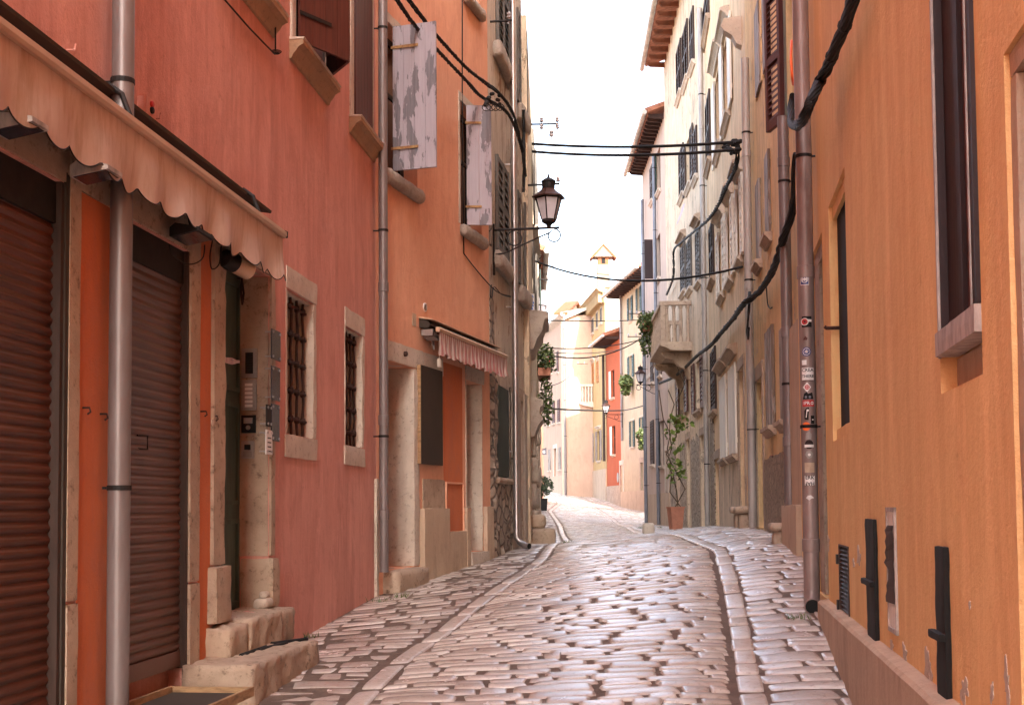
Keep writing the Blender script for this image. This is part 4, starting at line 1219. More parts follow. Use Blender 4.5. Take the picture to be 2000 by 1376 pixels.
for k in range(n + 1):
    u = ua + (ubb - .02 - ua) * k / n
    mb.v += [W.P(u, .10, zt - .02), W.P(u, o2 - .02, zb + .045)]
for k in range(n): mb.f.append((2 * k, 2 * k + 1, 2 * k + 3, 2 * k + 2))
mb.att = [1.0 if (k // 2) % 2 else 0.0 for k in range(2 * n + 2)]
mb.build('canopy', 'stripe', aw, vattr='stripe')
mb = MB(); valance(mb, W, ua, ubb - .003, o2 - .005, zb + .002, .26, .20, .045, .02, .14, stripe=.07, nper=20); mb.build('valance', 'stripe', aw, smooth='all', vattr='stripe')
mb = MB(); q = W.hit(838, 650, .08)
F = Frame(q.xy, W.e.xy, W.n.xy)
for (du, dz) in ((-.05, .0), (.03, -.02), (.1, -.035)): mb.wbox(F, du - .03, du + .03, -.06, .07, q.z + dz - .035, q.z + dz + .03)
mb.tube([q + W.e * .1 - V((0, 0, .03)), q + W.e * .14 - V((0, 0, .10)), q + W.e * .16 - V((0, 0, .16))], .012, 8)
mb.lathe(q + W.e * .12 - V((0, 0, .09)), [(.03, -.01), (.04, 0), (.03, .01)], 14, W.n)
mb.build('arm', 'steelplate', aw)
c = W.hit(858, 700, .16); mb = MB(); mb.tube([c + V((0, 0, .2)), c], .005, 6); mb.lathe(c, [(.02, 0), (.028, -.03), (.026, -.09), (.012, -.10)], 12); tag(mb.build('hanging_bulb', 'stone_pale', smooth=True), 'pale bulb holder hanging under the left end of the striped awning', 'bulb')

# ================================================================ L3 old stone house
b3 = Building('stone_house', L3, 'old grey stone house with peeling plaster behind the steel drainpipe', 11.5, 'greyed')
W = L3
def lw(B, xa, xb, xr, yt, yb, **k): return window(B, RR(B.W, xa, xb, xr, yt, yb), **k)
lw(b3, 967, 989, 967, -150, 84, depth=.18, shut='louver', smat='louvgrey', sill=None, slat=.09)
lw(b3, 967, 989, 967, 300, 490, depth=.18, shut='louver', smat='louvgrey', slat=.09)
wgr = lw(b3, 967, 990, 967, 748, 930, depth=.2, shut='board', smat='darkgreen'); wgr['label'] = 'ground floor window with closed dark green shutters'
lw(b3, 1011, 1020, 1011, 30, 205, depth=.18, shut='louver', smat='louvgrey', mode='flat', slat=.09)
lw(b3, 1011, 1020, 1011, 380, 555, depth=.18, shut='louver', smat='louvgrey', mode='flat', slat=.09)
for (xa, xb, xr, y) in ((962, 994, 966, 84), (962, 996, 966, 492), (1008, 1024, 1012, 207), (1009, 1026, 1012, 558)):
    r = RR(W, xa, xb, xr, y, y + 34); mb = MB(); mb.rough(W, r[0], r[1], -.02, .12, r[2], r[3], .06, .014, .04, seed=90 + xa); mb.build('sill', 'stone_rough', b3.root, smooth='all')
door(b3, (ux(W, 1013), ux(W, 1021), zz(W, 1013, 1050), zz(W, 1013, 780)), .25, 'brownwood', 'stone', .14)
b3.finish()
def ragged(W, u0, u1, z0, ztop, amp, o, mat, name, parent, n=22, seed=0):
    pts = [(u0, z0), (u1, z0)]
    for k in range(n + 1):
        u = u1 + (u0 - u1) * k / n
        pts.append((u, ztop + amp * (noise.noise(V((u * 3.1, seed, 0))) + .6 * noise.noise(V((u * 11, seed, 5))))))
    MB().prism(W, pts, -.01, o).build(name, mat, parent)
mb = MB(); nu, nz = 14, 26; u1_ = ux(W, 996); z0_, z1_ = E(-.9), zz(W, 960, 735)
hr = RR(W, 965, 992, 967, 742, 936)
for j in range(nz + 1):
    for i in range(nu + 1):
        u = .01 + (u1_ - .01) * i / nu; z = z0_ + (z1_ - z0_) * j / nz
        p = V((u * 4.2, z * 5.5, 1)); o = .03 + .05 * (noise.cell(p) if False else abs(noise.noise(p))) 
        mb.v.append(W.P(u, o if 0 < i < nu else .0, z))
for j in range(nz):
    for i in range(nu):
        u = .01 + (u1_ - .01) * (i + .5) / nu; z = z0_ + (z1_ - z0_) * (j + .5) / nz
        if hr[0] < u < hr[1] and hr[2] < z < hr[3]: continue
        a = j * (nu + 1) + i; mb.f.append((a, a + 1, a + nu + 2, a + nu + 1))
mb.build('masonry', 'rubble', b3.root)
for (ua, ub_, za, zt_, s) in ((0.01, .35, zz(W, 960, 735), zz(W, 958, 580), 1), (.02, .22, zz(W, 958, 480), zz(W, 958, 320), 2)):
    ragged(W, ua, ub_, za, zt_, .25, .008, 'rubble', 'bare_stone', b3.root, seed=s)
mb = MB(); mb.rough(W, ux(W, 963), ux(W, 993), -.1, .09, zz(W, 965, 944), zz(W, 965, 931), .02, .008, .06); mb.build('sill', 'stone', b3.root, smooth='all')
mb = MB(); mb.rough(W, ux(W, 995), ux(W, 1013), -.02, .05, -.1, zz(W, 1000, 770), .02, .01, .08, seed=95); mb.rough(W, ux(W, 1021), W.L - .01, -.02, .05, -.1, zz(W, 1021, 770), .02, .01, .08, seed=96); mb.build('pilaster', 'ashlar', b3.root, smooth=True)
pipe('drainpipe', L3, 1007, 760, gw(L3, ux(L3, 1007), .1) + .03, 11, 'steelpipe', 'shiny steel drainpipe with an elbow ending on the cobbles', .045, .12, joints=(E(4.0), E(1.9), E(.3)), elbow=True)

# ================================================================ L4, L5, L6 beyond
b4 = Building('stone_house', L4, 'narrow cream stone house with the carved doorway canopy left of the far street', 7.6, 'cream2')
W = L4
for (xa, xb, yt, yb) in ((1040, 1043, 300, 430), (1040, 1043, 500, 620), (1045, 1047, 330, 450), (1045, 1047, 520, 620)):
    lw(b4, xa, xb, xa, yt, yb, depth=.15, shut='louver', smat='louvgrey', sill='stone_rough', mode='flat', slat=.1)
door(b4, (ux(W, 1040), ux(W, 1044), zz(W, 1040, 1048), zz(W, 1040, 830)), .25, 'darkgreen', 'stone', .25)
b4.finish()
# carved canopies and pedestal
for (x, y, w_, o_, nm) in ((1039, 660, 1.6, .30, 'canopy'), (1039, 805, 1.2, .2, 'canopy')):
    u = ux(W, x); z = zz(W, x, y); mb = MB()
    mb.prof(W, [(-.01, z - .5), (.06, z - .48), (.12, z - .32), (.2, z - .2), (o_ * .7, z - .12), (o_ * .8, z - .02), (o_, z), (o_, z + .10), (-.01, z + .14)], u - w_ / 2, u + w_ / 2, 8, .008); mb.build(nm, 'ashlar', b4.root)
for (uu) in (ux(W, 1038.5), ux(W, 1046)):
    for k in range(7):
        mb = MB(); mb.rough(W, uu - .16, uu + .16, -.02, .09 + (.03 if k % 2 else 0), .75 + k * .42, .75 + k * .42 + .40, .03, .012, .06, seed=k); mb.build('rusticated_block', 'ashlar', b4.root, smooth='all')
for x in (1038.5,):
    u = ux(W, x); zg = gw(W, u, .3); t = thing('stone_pedestal', W.P(u, .3, zg), 'weathered stone pedestal block at the foot of the cream house', 'pedestal')
    mb = MB(); mb.rough(W, u - .3, u + .3, -.02, .38, zg - .3, zg + .24, .03, .015, .06); mb.rough(W, u - .24, u + .24, -.02, .22, zg + .241, zg + .46, .05, .02, .06, seed=4); mb.build('block', 'stone', t, smooth='all')
b5 = Building('plaster_house', L5, 'low blue grey and cream house with the planted balcony left of the far street', 6.9, 'mauve')
W = L5
for (xa, xb, yt, yb) in ((1051.2, 1052.4, 560, 640), (1050.2, 1051.0, 860, 930)): lw(b5, xa, xb, xa, yt, yb, depth=.15, shut='louver', smat='darkgreen', mode='flat', slat=.1)
wv = window(b5, (2.6, 3.3, depth_p0(1052, 622, 36).z, depth_p0(1052, 556, 36).z), .15)
pv = W.P(2.9, .02, 0); leaf(Frame(pv.xy, W.n.xy, (-W.e).xy), 0, .20, depth_p0(1052, 622, 36).z, depth_p0(1052, 556, 36).z, 'board', 'greyshutter', wv, hinge=False)
door(b5, (2.2, 3.3, gw(W, 2.5) - .05, gw(W, 2.5) + 2.3), .2, 'darkgreen', 'stone', .15)
b5.finish(); eave(b5, .12, 14, 'rafter_dark')
b6 = Building('plaster_house', L6, 'small orange house glimpsed behind the potted shrub', 3.9, 'coral'); b6.finish()
pipe('drainpipe', L5, 1050, 800, None, E(6.8), 'bluepipe', 'blue grey drainpipe beside the flower balcony', .05, .08)
# flower balcony
u = ux(L4, 1049, 700); 
W = L4; zf = zz(W, 1050, 742)
t = thing('flower_box', W.P(W.L - 3, .3, zf), 'flower box of trailing plants and red flowers jutting from the left row', 'planter')
MB().wbox(W, W.L - 3.6, W.L - 2.4, .02, .32, zf, zf + .18).build('box', 'terracotta', t)
cc = W.P(W.L - 3, .20, zf + .40)
foliage('foliage', cc, (.24, .9, .42), 800, .08, 'leaf', t); foliage('foliage', cc - V((0, 0, .95)), (.20, .8, .62), 600, .075, 'leaf', t, droop=.8); foliage('flowers', cc + V((0, 0, .0)), (.25, .8, .3), 40, .05, 'petal', t)['kind'] = 'stuff'
# hanging sign
tt = L5.hit(1052, 882, .1)
t = thing('hanging_sign', tt, 'small dark hanging sign on a bracket beside the potted shrub', 'sign')
F = Frame(tt.xy, (1, .1), (.1, -1)); MB().wbox(F, .1, .34, -.012, .012, tt.z - .12, tt.z + .14).build('board', 'bluepipe', t)
MB().tube([tt, tt + V((.34, 0, .17))], .01, 6).build('bracket', 'iron', t)
MB().lathe(V((tt.x + .22, tt.y - .013, tt.z)), [(.06, 0), (.06, .004)], 14, V((0, -1, 0))).build('emblem', 'white', t)
# vertical blue lettered sign
q = depth_p0(1038, 607, 20.6)
t = thing('vertical_sign', q, 'tall narrow sign with bright blue lettering high on the left row', 'sign')
F = Frame(q.xy, (1, .05), (.05, -1)); MB().wbox(F, -.02, .05, -.01, .01, q.z - .28, q.z + .28).build('board', 'white', t)
mb = MB()
for k in range(11):
    z = q.z - .265 + k * .048; mb.wbox(F, -.008 + .008 * (k % 2), .026 + .008 * (k % 3), .011, .014, z, z + .018); mb.wbox(F, .0, .018 + .008 * (k % 3), .011, .0135, z + .02, z + .04)
mb.build('lettering', 'blue_bright', t)
# potted shrub
p = ray_ground(1058, 997)
t = thing('potted_shrub', p, 'olive shrub in a square black pot left of the far street', 'potted plant', 'plants standing in pots on the street')
F = Frame(p.xy, (1, 0), (0, -1)); mb = MB(); mb.prism(F, [(-.2, p.z), (.2, p.z), (.24, p.z + .5), (-.24, p.z + .5)], -.22, .22); mb.build('pot', 'black', t)
mb = MB()
for k in range(6):
    a = k * 1.05; mb.tube([p + V((0, 0, .48)), p + V((.1 * math.cos(a), .1 * math.sin(a), .8)), p + V((.3 * math.cos(a), .3 * math.sin(a), 1.2))], [.02, .014, .006], 6)
mb.build('stems', 'bark', t)
foliage('foliage', p + V((.02, 0, 1.0)), (.46, .45, .42), 1500, .075, 'leaf_dark', t)

# ================================================================ lamps
def lantern(p, sc, label, Wd, wall_u, armdir, arm_len, group='street lamps on wall brackets'):
    t = thing('street_lamp', p, label, 'street lamp', group)
    k = sc; seg = 6
    mb = MB(); mb.lathe(p, [(.02 * k, 0), (.03 * k, .03 * k), (.05 * k, .05 * k), (.085 * k, .07 * k), (.09 * k, .10 * k)], 12); mb.build('base', 'iron', t)
    mb = MB(); mb.lathe(p, [(.088 * k, .102 * k), (.155 * k, .35 * k)], seg); mb.build('glass', 'lampglass', t)
    mb = MB(); ax = V((0, 0, 1)); a0 = ax.orthogonal().normalized(); b0 = ax.cross(a0)
    for j in range(seg):
        th = 2 * math.pi * (j + .5) / seg; dd_ = a0 * math.cos(th) + b0 * math.sin(th)
        mb.tube([p + dd_ * .092 * k + V((0, 0, .10 * k)), p + dd_ * .160 * k + V((0, 0, .355 * k))], .009 * k, 6)
    mb.lathe(p, [(.158 * k, .35 * k), (.175 * k, .352 * k), (.175 * k, .366 * k), (.158 * k, .368 * k)], seg); mb.build('frame', 'iron', t)
    mb = MB(); mb.lathe(p, [(.21 * k, .362 * k), (.212 * k, .375 * k), (.14 * k, .42 * k), (.085 * k, .47 * k), (.075 * k, .48 * k)], seg)
    mb.build('lamp_roof', 'copper', t)
    mb = MB(); mb.lathe(p, [(.078 * k, .478 * k), (.08 * k, .55 * k), (.09 * k, .555 * k), (.09 * k, .57 * k), (.05 * k, .6 * k), (.02 * k, .61 * k), (.006 * k, .66 * k), (.002, .72 * k)], 14); mb.build('chimney_cap', 'iron', t)
    mb = MB(); mb.lathe(p, [(.02 * k, .12 * k), (.03 * k, .2 * k), (.02 * k, .3 * k)], 8)
    mb.build('bulb', 'copper', t)
    d = V(armdir).normalized(); zt_ = p.z - .01
    A0 = p + d * .13 * k; A1 = p - d * arm_len
    mb = MB(); mb.tube([A0, A1], .015 * k, 8)
    mb.tube([A1 + V((0, 0, .08)), A1 + V((0, 0, -.55 * k))], .014 * k, 8)
    mb.tube(catmull([p - V((0, 0, .06 * k)), p - d * arm_len * .5 - V((0, 0, .2 * k)), p - d * arm_len * .78 - V((0, 0, .28 * k)), p - d * arm_len - V((0, 0, .30 * k))], 6), .010 * k, 6)
    for (cx, r0, s0) in ((.06 * k, .085 * k, -1), (-arm_len + .26 * k, .10 * k, 1)):
        pts = []
        for j in range(22):
            th = j / 21 * math.pi * 1.9; rr = r0 * (1 - .25 * j / 21)
            pts.append(p + d * (cx - s0 * 0 + rr * math.sin(th) * (-s0)) - V((0, 0, r0 + .012 * k)) + V((0, 0, rr * math.cos(th))))
        mb.tube(pts, .009 * k, 6)
    mb.build('bracket', 'iron', t)
    return t
Yl = 16.35; pl = CAM + ray(1072, 445) * (Yl / ray(1072, 445).y)
ln1 = lantern(pl, 1.07, 'large copper roofed lantern on the scrolled bracket of the grey stone house', L3, 0, L3.n, .72)
Yl = 41.5; pl = CAM + ray(1251, 751) * (Yl / ray(1251, 751).y); lantern(pl, 1.0, 'black lantern hanging by the blue drainpipe of the mauve house', R5, 0, R5.n, .5)
Yl = 62.0; pl = CAM + ray(1184, 809) * (Yl / ray(1184, 809).y); lantern(pl, 1.15, 'distant lantern in front of the brick red house', R6, 0, R6.n, .8)
# ================================================================ R1 orange house
c1 = Building('plaster_house', R1, 'bright orange rendered house filling the right edge with the maroon window', 16, 'orange')
W = R1
rbw = RR(W, 1908, 1826, 1832, -120, 703)          # window frame
rbh = (rbw[0], rbw[1] + .0, zz(W, 1826, 776), rbw[3]); c1.hole(rbh, .10)
w = MB(); a, b, c, d = rbw
w.wbox(W, a + .002, b - .002, -.098, -.06, c + .05, d); w_ = w.build('window', 'redwood_dark', c1.root); w_['label'] = 'tall maroon shuttered window with a weathered pale frame'
m_ = a + (b - a) * .60
MB().wbox(W, a + .06, m_ - .003, -.06, -.045, c + .09, d).build('shutter', 'redwood', w_)
MB().wbox(W, m_ + .003, b - .02, -.06, -.030, c + .09, d).build('shutter', 'redwood_dark', w_)
MB().wbox(W, b - .019, b - .001, -.06, -.004, c + .09, d).build('shutter', 'redwood_dark', w_)
f_ = MB(); f_.wbox(W, b - .014, b + .004, -.003, .006, c, d); f_.wbox(W, a + .05, a + .066, -.045, .018, c + .08, d); f_.rough(W, a - .002, b - .02, -.06, .022, c, c + .085, .004, .003, .05)
f_.build('frame', 'palewood', w_)
MB().wbox(W, a - .003, a + .049, -.05, .014, c + .086, d).build('frame', 'redwood_dark', w_)
mb = MB(); mb.rough(W, rbh[0] + .001, rbh[1] - .001, -.099, -.055, rbh[2] + .001, c - .001, .004, .006, .04); mb.build('patch', 'plinth', w_, smooth=True)
# window 2 (narrow, recessed)
r2 = RR(W, 1655, 1622, 1641, 346, 855); c1.hole(r2, .062)
mb = MB(); a, b, c, d = r2; mb.wbox(W, a, b, -.060, -.054, c, d); w2_ = mb.build('window', 'dark', c1.root); w2_['label'] = 'narrow deep window with an iron peg'
mb = MB(); mb.rough(W, a, b - .001, -.053, -.022, d - .09, d - .001, .008, .004, .06)
mb.build('lintel', 'orange', w2_, smooth=True)
mb = MB(); mb.rough(W, a, b - .001, -.053, -.022, c, c + .08, .008, .004, .06); mb.build('sill', 'orange', w2_, smooth=True)
mb = MB(); zc = zz(W, 1630, 632); mb.tube([W.P(b - .06, -.05, zc), W.P(b - .06, .035, zc), W.P(b - .06, .045, zc + .012)], .012, 8); mb.build('peg', 'rust', w2_)
# door recess
r3 = RR(W, 1612, 1590, 1605, 452, 1160); c1.hole(r3, .06)
a, b, c, d = r3; mb = MB(); mb.wbox(W, a, b, -.058, -.052, c, d); d3 = mb.build('door', 'redwood_dark', c1.root)
mb = MB(); mb.rough(W, b - .45, b - .001, -.051, -.02, c, d - .12, .01, .006, .06, seed=3); mb.rough(W, a, b - .001, -.051, -.02, d - .12, d - .001, .01, .006, .06); mb.build('surround', 'stone', d3, smooth=True)
r4 = (ux(W, 2300), ux(W, 1985), -.5, zz(W, 1985, 68)); c1.hole(r4, .045)
a, b, c, d = r4; mb = MB(); mb.wbox(W, a, b - .07, -.043, -.036, c, d - .02); d4 = mb.build('door', 'brownwood', c1.root)
mb = MB(); mb.rough(W, b - .068, b - .001, -.042, -.012, c, d - .07, .006, .003, .06); mb.rough(W, a, b - .001, -.042, -.012, d - .069, d - .001, .006, .004, .06); mb.build('surround', 'plinth', d4, smooth=True)
# vent with hinges
r = RR(W, 1659, 1641, 1641, 1062, 1196); c1.hole(r, .03)
mb = MB(); a, b, c, d = r
n = 16
for k in range(n):
    z = c + .01 + (d - c - .02) * k / n; mb.prof(W, [(-.028, z + .018), (-.02, z + .018), (.004, z), (-.004, z)], a + .012, b - .012)
for q in ((a, a + .012, c, d), (b - .012, b, c, d), (a, b, c, c + .012), (a, b, d - .012, d)): mb.wbox(W, q[0], q[1], -.028, .008, q[2], q[3])
vt = mb.build('vent_hatch', 'brownwood', c1.root)
for z in (c + (d - c) * .12, c + (d - c) * .78): MB().wbox(W, b + .0, b + .06, 0, .02, z - .03, z + .03).build('hinge', 'iron', vt)
# plinth
mb = MB(); zp = E(-.66); up0 = 0; up1 = ux(W, 1617, 1172)
mb.prof(W, [(-.01, -.6), (.07, -.6), (.07, zp - .015), (.055, zp), (-.01, zp + .012)], up0, up1, 40, .004); mb.build('plinth', 'plinth', c1.root)
c1.finish()
for i, (x, y, w2, h2) in enumerate(((1677, 1085, 5, 18), (1668, 1098, 3, 10), (1768, 1275, 5, 26), (1812, 1300, 8, 44), (1820, 1330, 5, 30), (1884, 1345, 10, 34), (1938, 1352, 4, 26), (1968, 1335, 6, 44), (1742, 1262, 4, 16), (1836, 1190, 2, 12), (1895, 1180, 2, 10), (1618, 1060, 3, 14))):
    ua, ub_ = W.uz(x + w2, y)[0], W.uz(x - w2, y)[0]; z0, z1 = W.uz(x, y + h2)[1], W.uz(x, y - h2)[1]
    cu_, cz_, ru, rz_ = (ua + ub_) / 2, (z0 + z1) / 2, (ub_ - ua) / 2, (z1 - z0) / 2; pts = []
    for k in range(22):
        a = 2 * math.pi * k / 22; f = .75 + .9 * noise.noise(V((math.cos(a) * 1.6, math.sin(a) * 1.6, i * 3.3))); pts.append((cu_ + math.cos(a) * ru * f, cz_ + math.sin(a) * rz_ * f))
    MB().prism(W, pts, -.004, .0025).build('bare_patch', 'stone_pale', c1.root)
mb = MB(); mb.wbox(W, ux(W, 1612), ux(W, 1608), -.04, -.03, zz(W, 1609, 747), zz(W, 1609, 708)); tag(mb.build('house_plate', 'blue'), 'small dark blue plate on the stone jamb behind the stickered drainpipe', 'plate')
# meter niche with torn paper
r = RR(W, 1753, 1737, 1738, 990, 1228)
t = thing('meter_cover', W.P(r[0], 0, r[2]), 'narrow white meter cover with peeling brown paper between the black iron anchors', 'meter box')
a, b, c, d = r; mb = MB(); mb.wbox(W, a, b, 0, .012, c, c + .02); mb.wbox(W, a, b, 0, .012, d - .02, d); mb.wbox(W, a, a + .012, 0, .012, c, d); mb.wbox(W, b - .012, b, 0, .012, c, d); mb.build('frame', 'palewood', t)
MB().wbox(W, a + .012, b - .012, 0, .006, c + .02, d - .02).build('cover', 'offwhite', t)
mb = MB(); nn_ = 14
for k in range(nn_ + 1):
    q = k / nn_; z = d - .08 - (d - c) * .62 * q
    e0 = a + (b - a) * (.15 + .2 * noise.noise(V((q * 7, 0, 0)))); e1 = a + (b - a) * (.85 + .5 * noise.noise(V((q * 9, 5, 0))))
    mb.v += [W.P(e0, .009, z), W.P(e1, .010 + .014 * abs(math.sin(q * 5)), z)]
for k in range(nn_): mb.f.append((2 * k, 2 * k + 1, 2 * k + 3, 2 * k + 2))
mb.build('torn_paper', 'brownwood', t)
# black anchors
for i, (x0, x1, yt, yb, yc, xr, lb) in enumerate(((1716, 1700, 1012, 1254, 1133, 1700, 'shorter black iron wall anchor left of the meter cover'), (1859, 1841, 1066, 1470, 1238, 1845, 'taller black iron wall anchor at the lower right'))):
    r = RR(W, x0, x1, xr, yt, yb); a, b, c, d = r; zc = zz(W, xr, yc)
    t = thing('wall_anchor', W.P(a, 0, c), lb, 'wall anchor', 'black iron wall anchors on the orange wall')
    mb = MB(); mb.rough(W, a, b, .0, .022, c, d, .006, .004, .03, seed=i); mb.build('bar', 'black', t, smooth=True)
    mb = MB(); mb.rough(W, a - .01, b + .035, .02, .045, zc - .014, zc + .014, .006, .002, .02); mb.build('crosspiece', 'black', t, smooth=True)
# brown pipe with stickers
RP = .058; OP = .085
tp, up, _ = pipe('drainpipe', R1, 1577, 700, None, 9.5, 'brownpipe', 'thick brown drainpipe covered in stickers on the orange house', RP, OP, joints=(E(1.72), E(-.28)), elbow=.12)
pc = R1.P(up, OP, 0)
vd = (V((0, 0, 0)) - pc); vd.z = 0; vd.normalize(); ang0 = math.atan2(vd.y, vd.x)
def pz(y):
    d = ray(1577 + (y - 700) * .03, y); t_ = (pc - vd * 0 ).y / d.y; return (CAM + d * t_).z
def onpipe(s, z, lift): # s: arc metres, + = to the right in the picture
    a = ang0 + s / RP; return V((pc.x + math.cos(a) * (RP + lift), pc.y + math.sin(a) * (RP + lift), z))
def patch(poly, z, lift, mat, name, parent):
    mb = MB()
    xs = sorted({p[0] for p in poly}); 
    # triangulate convex polygon finely along arc
    cx = sum(p[0] for p in poly) / len(poly); cz = sum(p[1] for p in poly) / len(poly)
    n = len(poly)
    for k in range(n):
        p0, p1 = poly[k], poly[(k + 1) % n]
        m = 6
        for j in range(m):
            q0 = (p0[0] + (p1[0] - p0[0]) * j / m, p0[1] + (p1[1] - p0[1]) * j / m); q1 = (p0[0] + (p1[0] - p0[0]) * (j + 1) / m, p0[1] + (p1[1] - p0[1]) * (j + 1) / m)
            for i in range(4):
                f0, f1 = i / 4, (i + 1) / 4
                pts = [(cx + (q[0] - cx) * f, cz + (q[1] - cz) * f) for q, f in ((q0, f0), (q1, f0), (q1, f1), (q0, f1))]
                if i == 0: pts = [(cx, cz), pts[2], pts[3]]
                mb.poly([onpipe(a_, z + b_, lift) for a_, b_ in pts])
    return mb.build(name, mat, parent)
def circ(r, n=16, cx=0, cz=0, sx=1): return [(cx + r * sx * math.cos(2 * math.pi * k / n), cz + r * math.sin(2 * math.pi * k / n)) for k in range(n)]
def rect(w, h, cx=0, cz=0): return [(cx - w, cz - h), (cx + w, cz - h), (cx + w, cz + h), (cx - w, cz + h)]
def text_on(txt, z, size, lift, mat, parent, cx=0, flip=False):
    cu = bpy.data.curves.new('text', 'FONT'); cu.body = txt; cu.size = size; cu.align_x = 'CENTER'; cu.align_y = 'CENTER'; cu.resolution_u = 3
    cu.offset = size * .02
    ob = bpy.data.objects.new('text', cu); COL.objects.link(ob)
    bpy.context.view_layer.update()
    me = bpy.data.meshes.new_from_object(ob)
    mb = MB()
    for v in me.vertices:
        x, y = v.co.x, v.co.y
        if flip: x, y = -x, -y
        mb.v.append(onpipe(cx + x, z + y, lift))
    mb.f = [tuple(p.vertices) for p in me.polygons]
    bpy.data.objects.remove(ob); return mb.build('lettering', mat, parent)
def sticker(y, poly, mat, label, cx=0):
    s_ = patch([(a + cx, b) for a, b in poly], pz(y), .0012, mat, 'sticker', tp); s_['label'] = label; return s_
s_ = sticker(548, rect(.032, .042), 'white', 'white and blue emblem sticker', -.01)
patch(rect(.028, .036, -.01), pz(548), .0018, 'blue', 'emblem', s_); patch(circ(.026, cx=-.01), pz(548), .0024, 'white', 'emblem', s_); patch(circ(.02, cx=-.01), pz(548), .003, 'blue', 'emblem', s_)
for (dx, w2) in ((-.022, .003), (-.01, .004), (.002, .003)): patch([(dx - w2, -.012), (dx + w2, -.012), (dx + w2 * 2, .004), (dx, .016), (dx - w2 * 2, .004)], pz(548), .0036, 'white', 'emblem', s_)
s_ = sticker(630, rect(.036, .04), 'black', 'black sticker with red ring', -.0); patch(circ(.028, cx=-.015), pz(630), .0018, 'white', 'emblem', s_); patch(circ(.022, cx=-.015), pz(630), .0024, 'red', 'emblem', s_)
for k in range(4): patch([(-.015 + .02 * math.cos(k * .8 + .3), .02 * math.sin(k * .8 + .3)), (-.013, .002), (-.015 - .02 * math.cos(k * .8 + .3), -.02 * math.sin(k * .8 + .3)), (-.017, -.002)], pz(630), .003, 'black', 'emblem', s_)
patch(rect(.018, .009, .018), pz(628), .0018, 'white', 'stripe', s_)
sticker(662, [(-.03, -.012), (.0, -.014), (.004, 0), (-.012, .016)], 'redwood', 'small worn red sticker')
s_ = sticker(688, circ(.034), 'blue', 'round blue and white sticker', -.006); patch(circ(.027, cx=-.006), pz(688), .0018, 'white', 'emblem', s_); patch(circ(.023, cx=-.006), pz(688), .0024, 'blue', 'emblem', s_)
for k in range(3):
    a = k * 1.047 + .3; patch([(-.006 + .022 * math.cos(a), .022 * math.sin(a)), (-.006 + .004 * math.cos(a + 1.5), .004 * math.sin(a + 1.5)), (-.006 - .022 * math.cos(a), -.022 * math.sin(a)), (-.006 - .004 * math.cos(a + 1.5), -.004 * math.sin(a + 1.5))], pz(688), .003, 'white', 'emblem', s_)
sticker(709, rect(.018, .018, -.025), 'white', 'small square white sticker')
s_ = sticker(731, rect(.045, .045), 'white', 'white sticker with black capitals'); text_on('CREA', pz(724), .034, .0022, 'black', s_); text_on('THERE', pz(736), .030, .0022, 'black', s_); patch(rect(.035, .0012), pz(745), .0022, 'iron', 'line', s_)
s_ = sticker(757, [(-.032, 0), (0, -.036), (.028, 0), (0, .036)], 'white', 'diamond shaped red and white sticker', -.006); patch(circ(.018, cx=-.006), pz(757), .0018, 'red', 'emblem', s_); patch(circ(.012, cx=-.006), pz(757), .0024, 'white', 'emblem', s_); patch(rect(.003, .012, -.006), pz(757), .003, 'red', 'emblem', s_); patch(rect(.012, .003, -.006), pz(757), .0036, 'red', 'emblem', s_)
s_ = sticker(775, [(-.04, -.02), (.04, -.02), (.03, .03), (.0, .02), (-.01, .035), (-.03, .02)], 'black', 'black edged sticker above the red one'); patch(circ(.009, cx=-.016), pz(776), .0018, 'bluepipe', 'dot', s_); patch(circ(.009, cx=.012), pz(776), .0018, 'bluepipe', 'dot', s_)
s_ = sticker(788, rect(.044, .024), 'red', 'red sticker with white letters'); text_on('IPR', pz(788), .034, .0022, 'white', s_, cx=-.012); patch(circ(.012, cx=.028), pz(788), .0018, 'white', 'dot', s_); patch(rect(.009, .003, .028), pz(788), .0024, 'red', 'bar', s_)
s_ = sticker(808, [(-.03, -.04), (.0, -.05), (.004, .045), (-.016, .04), (-.03, .02)], 'black', 'tall black sticker with white scribble'); patch([(-.02, -.03), (-.014, -.03), (-.006, .03), (-.012, .03)], pz(808), .0018, 'white', 'scribble', s_); patch(circ(.008, cx=-.004), pz(802), .0018, 'white', 'scribble', s_)
s_ = sticker(820, rect(.014, .03, .03), 'black', 'small black sticker to the right'); patch(rect(.006, .004, .03), pz(820), .0018, 'white', 'mark', s_)
sticker(833, circ(.032, cx=-.018), 'orange_ink', 'round fluorescent orange sticker')
sticker(851, [(-.026, -.03), (.016, -.024), (.02, .01), (.004, .03), (-.02, .02)], 'plastic', 'torn grey sticker')
s_ = sticker(868, circ(.034, sx=.9), 'redwood_dark', 'dark red and white sticker'); patch(rect(.034, .010), pz(871), .0018, 'white', 'bar', s_)
s_ = sticker(888, [(-.03, 0), (-.01, -.03), (.02, -.02), (.028, .01), (.006, .03), (-.02, .024)], 'plastic', 'scuffed pale sticker'); patch(circ(.01, cx=0), pz(888), .0018, 'white', 'mark', s_)
sticker(913, rect(.036, .036), 'plinth', 'blank beige sticker')
s_ = sticker(938, rect(.038, .034), 'white', 'white sticker with bold black letters'); text_on('ERK', pz(932.5), .036, .0022, 'black', s_); text_on('HAF', pz(944), .036, .0022, 'black', s_, flip=True)
sticker(972, [(-.03, 0), (-.006, -.016), (.01, -.004), (.03, .0), (.006, .02), (-.016, .018)], 'white', 'torn remains of a white sticker')

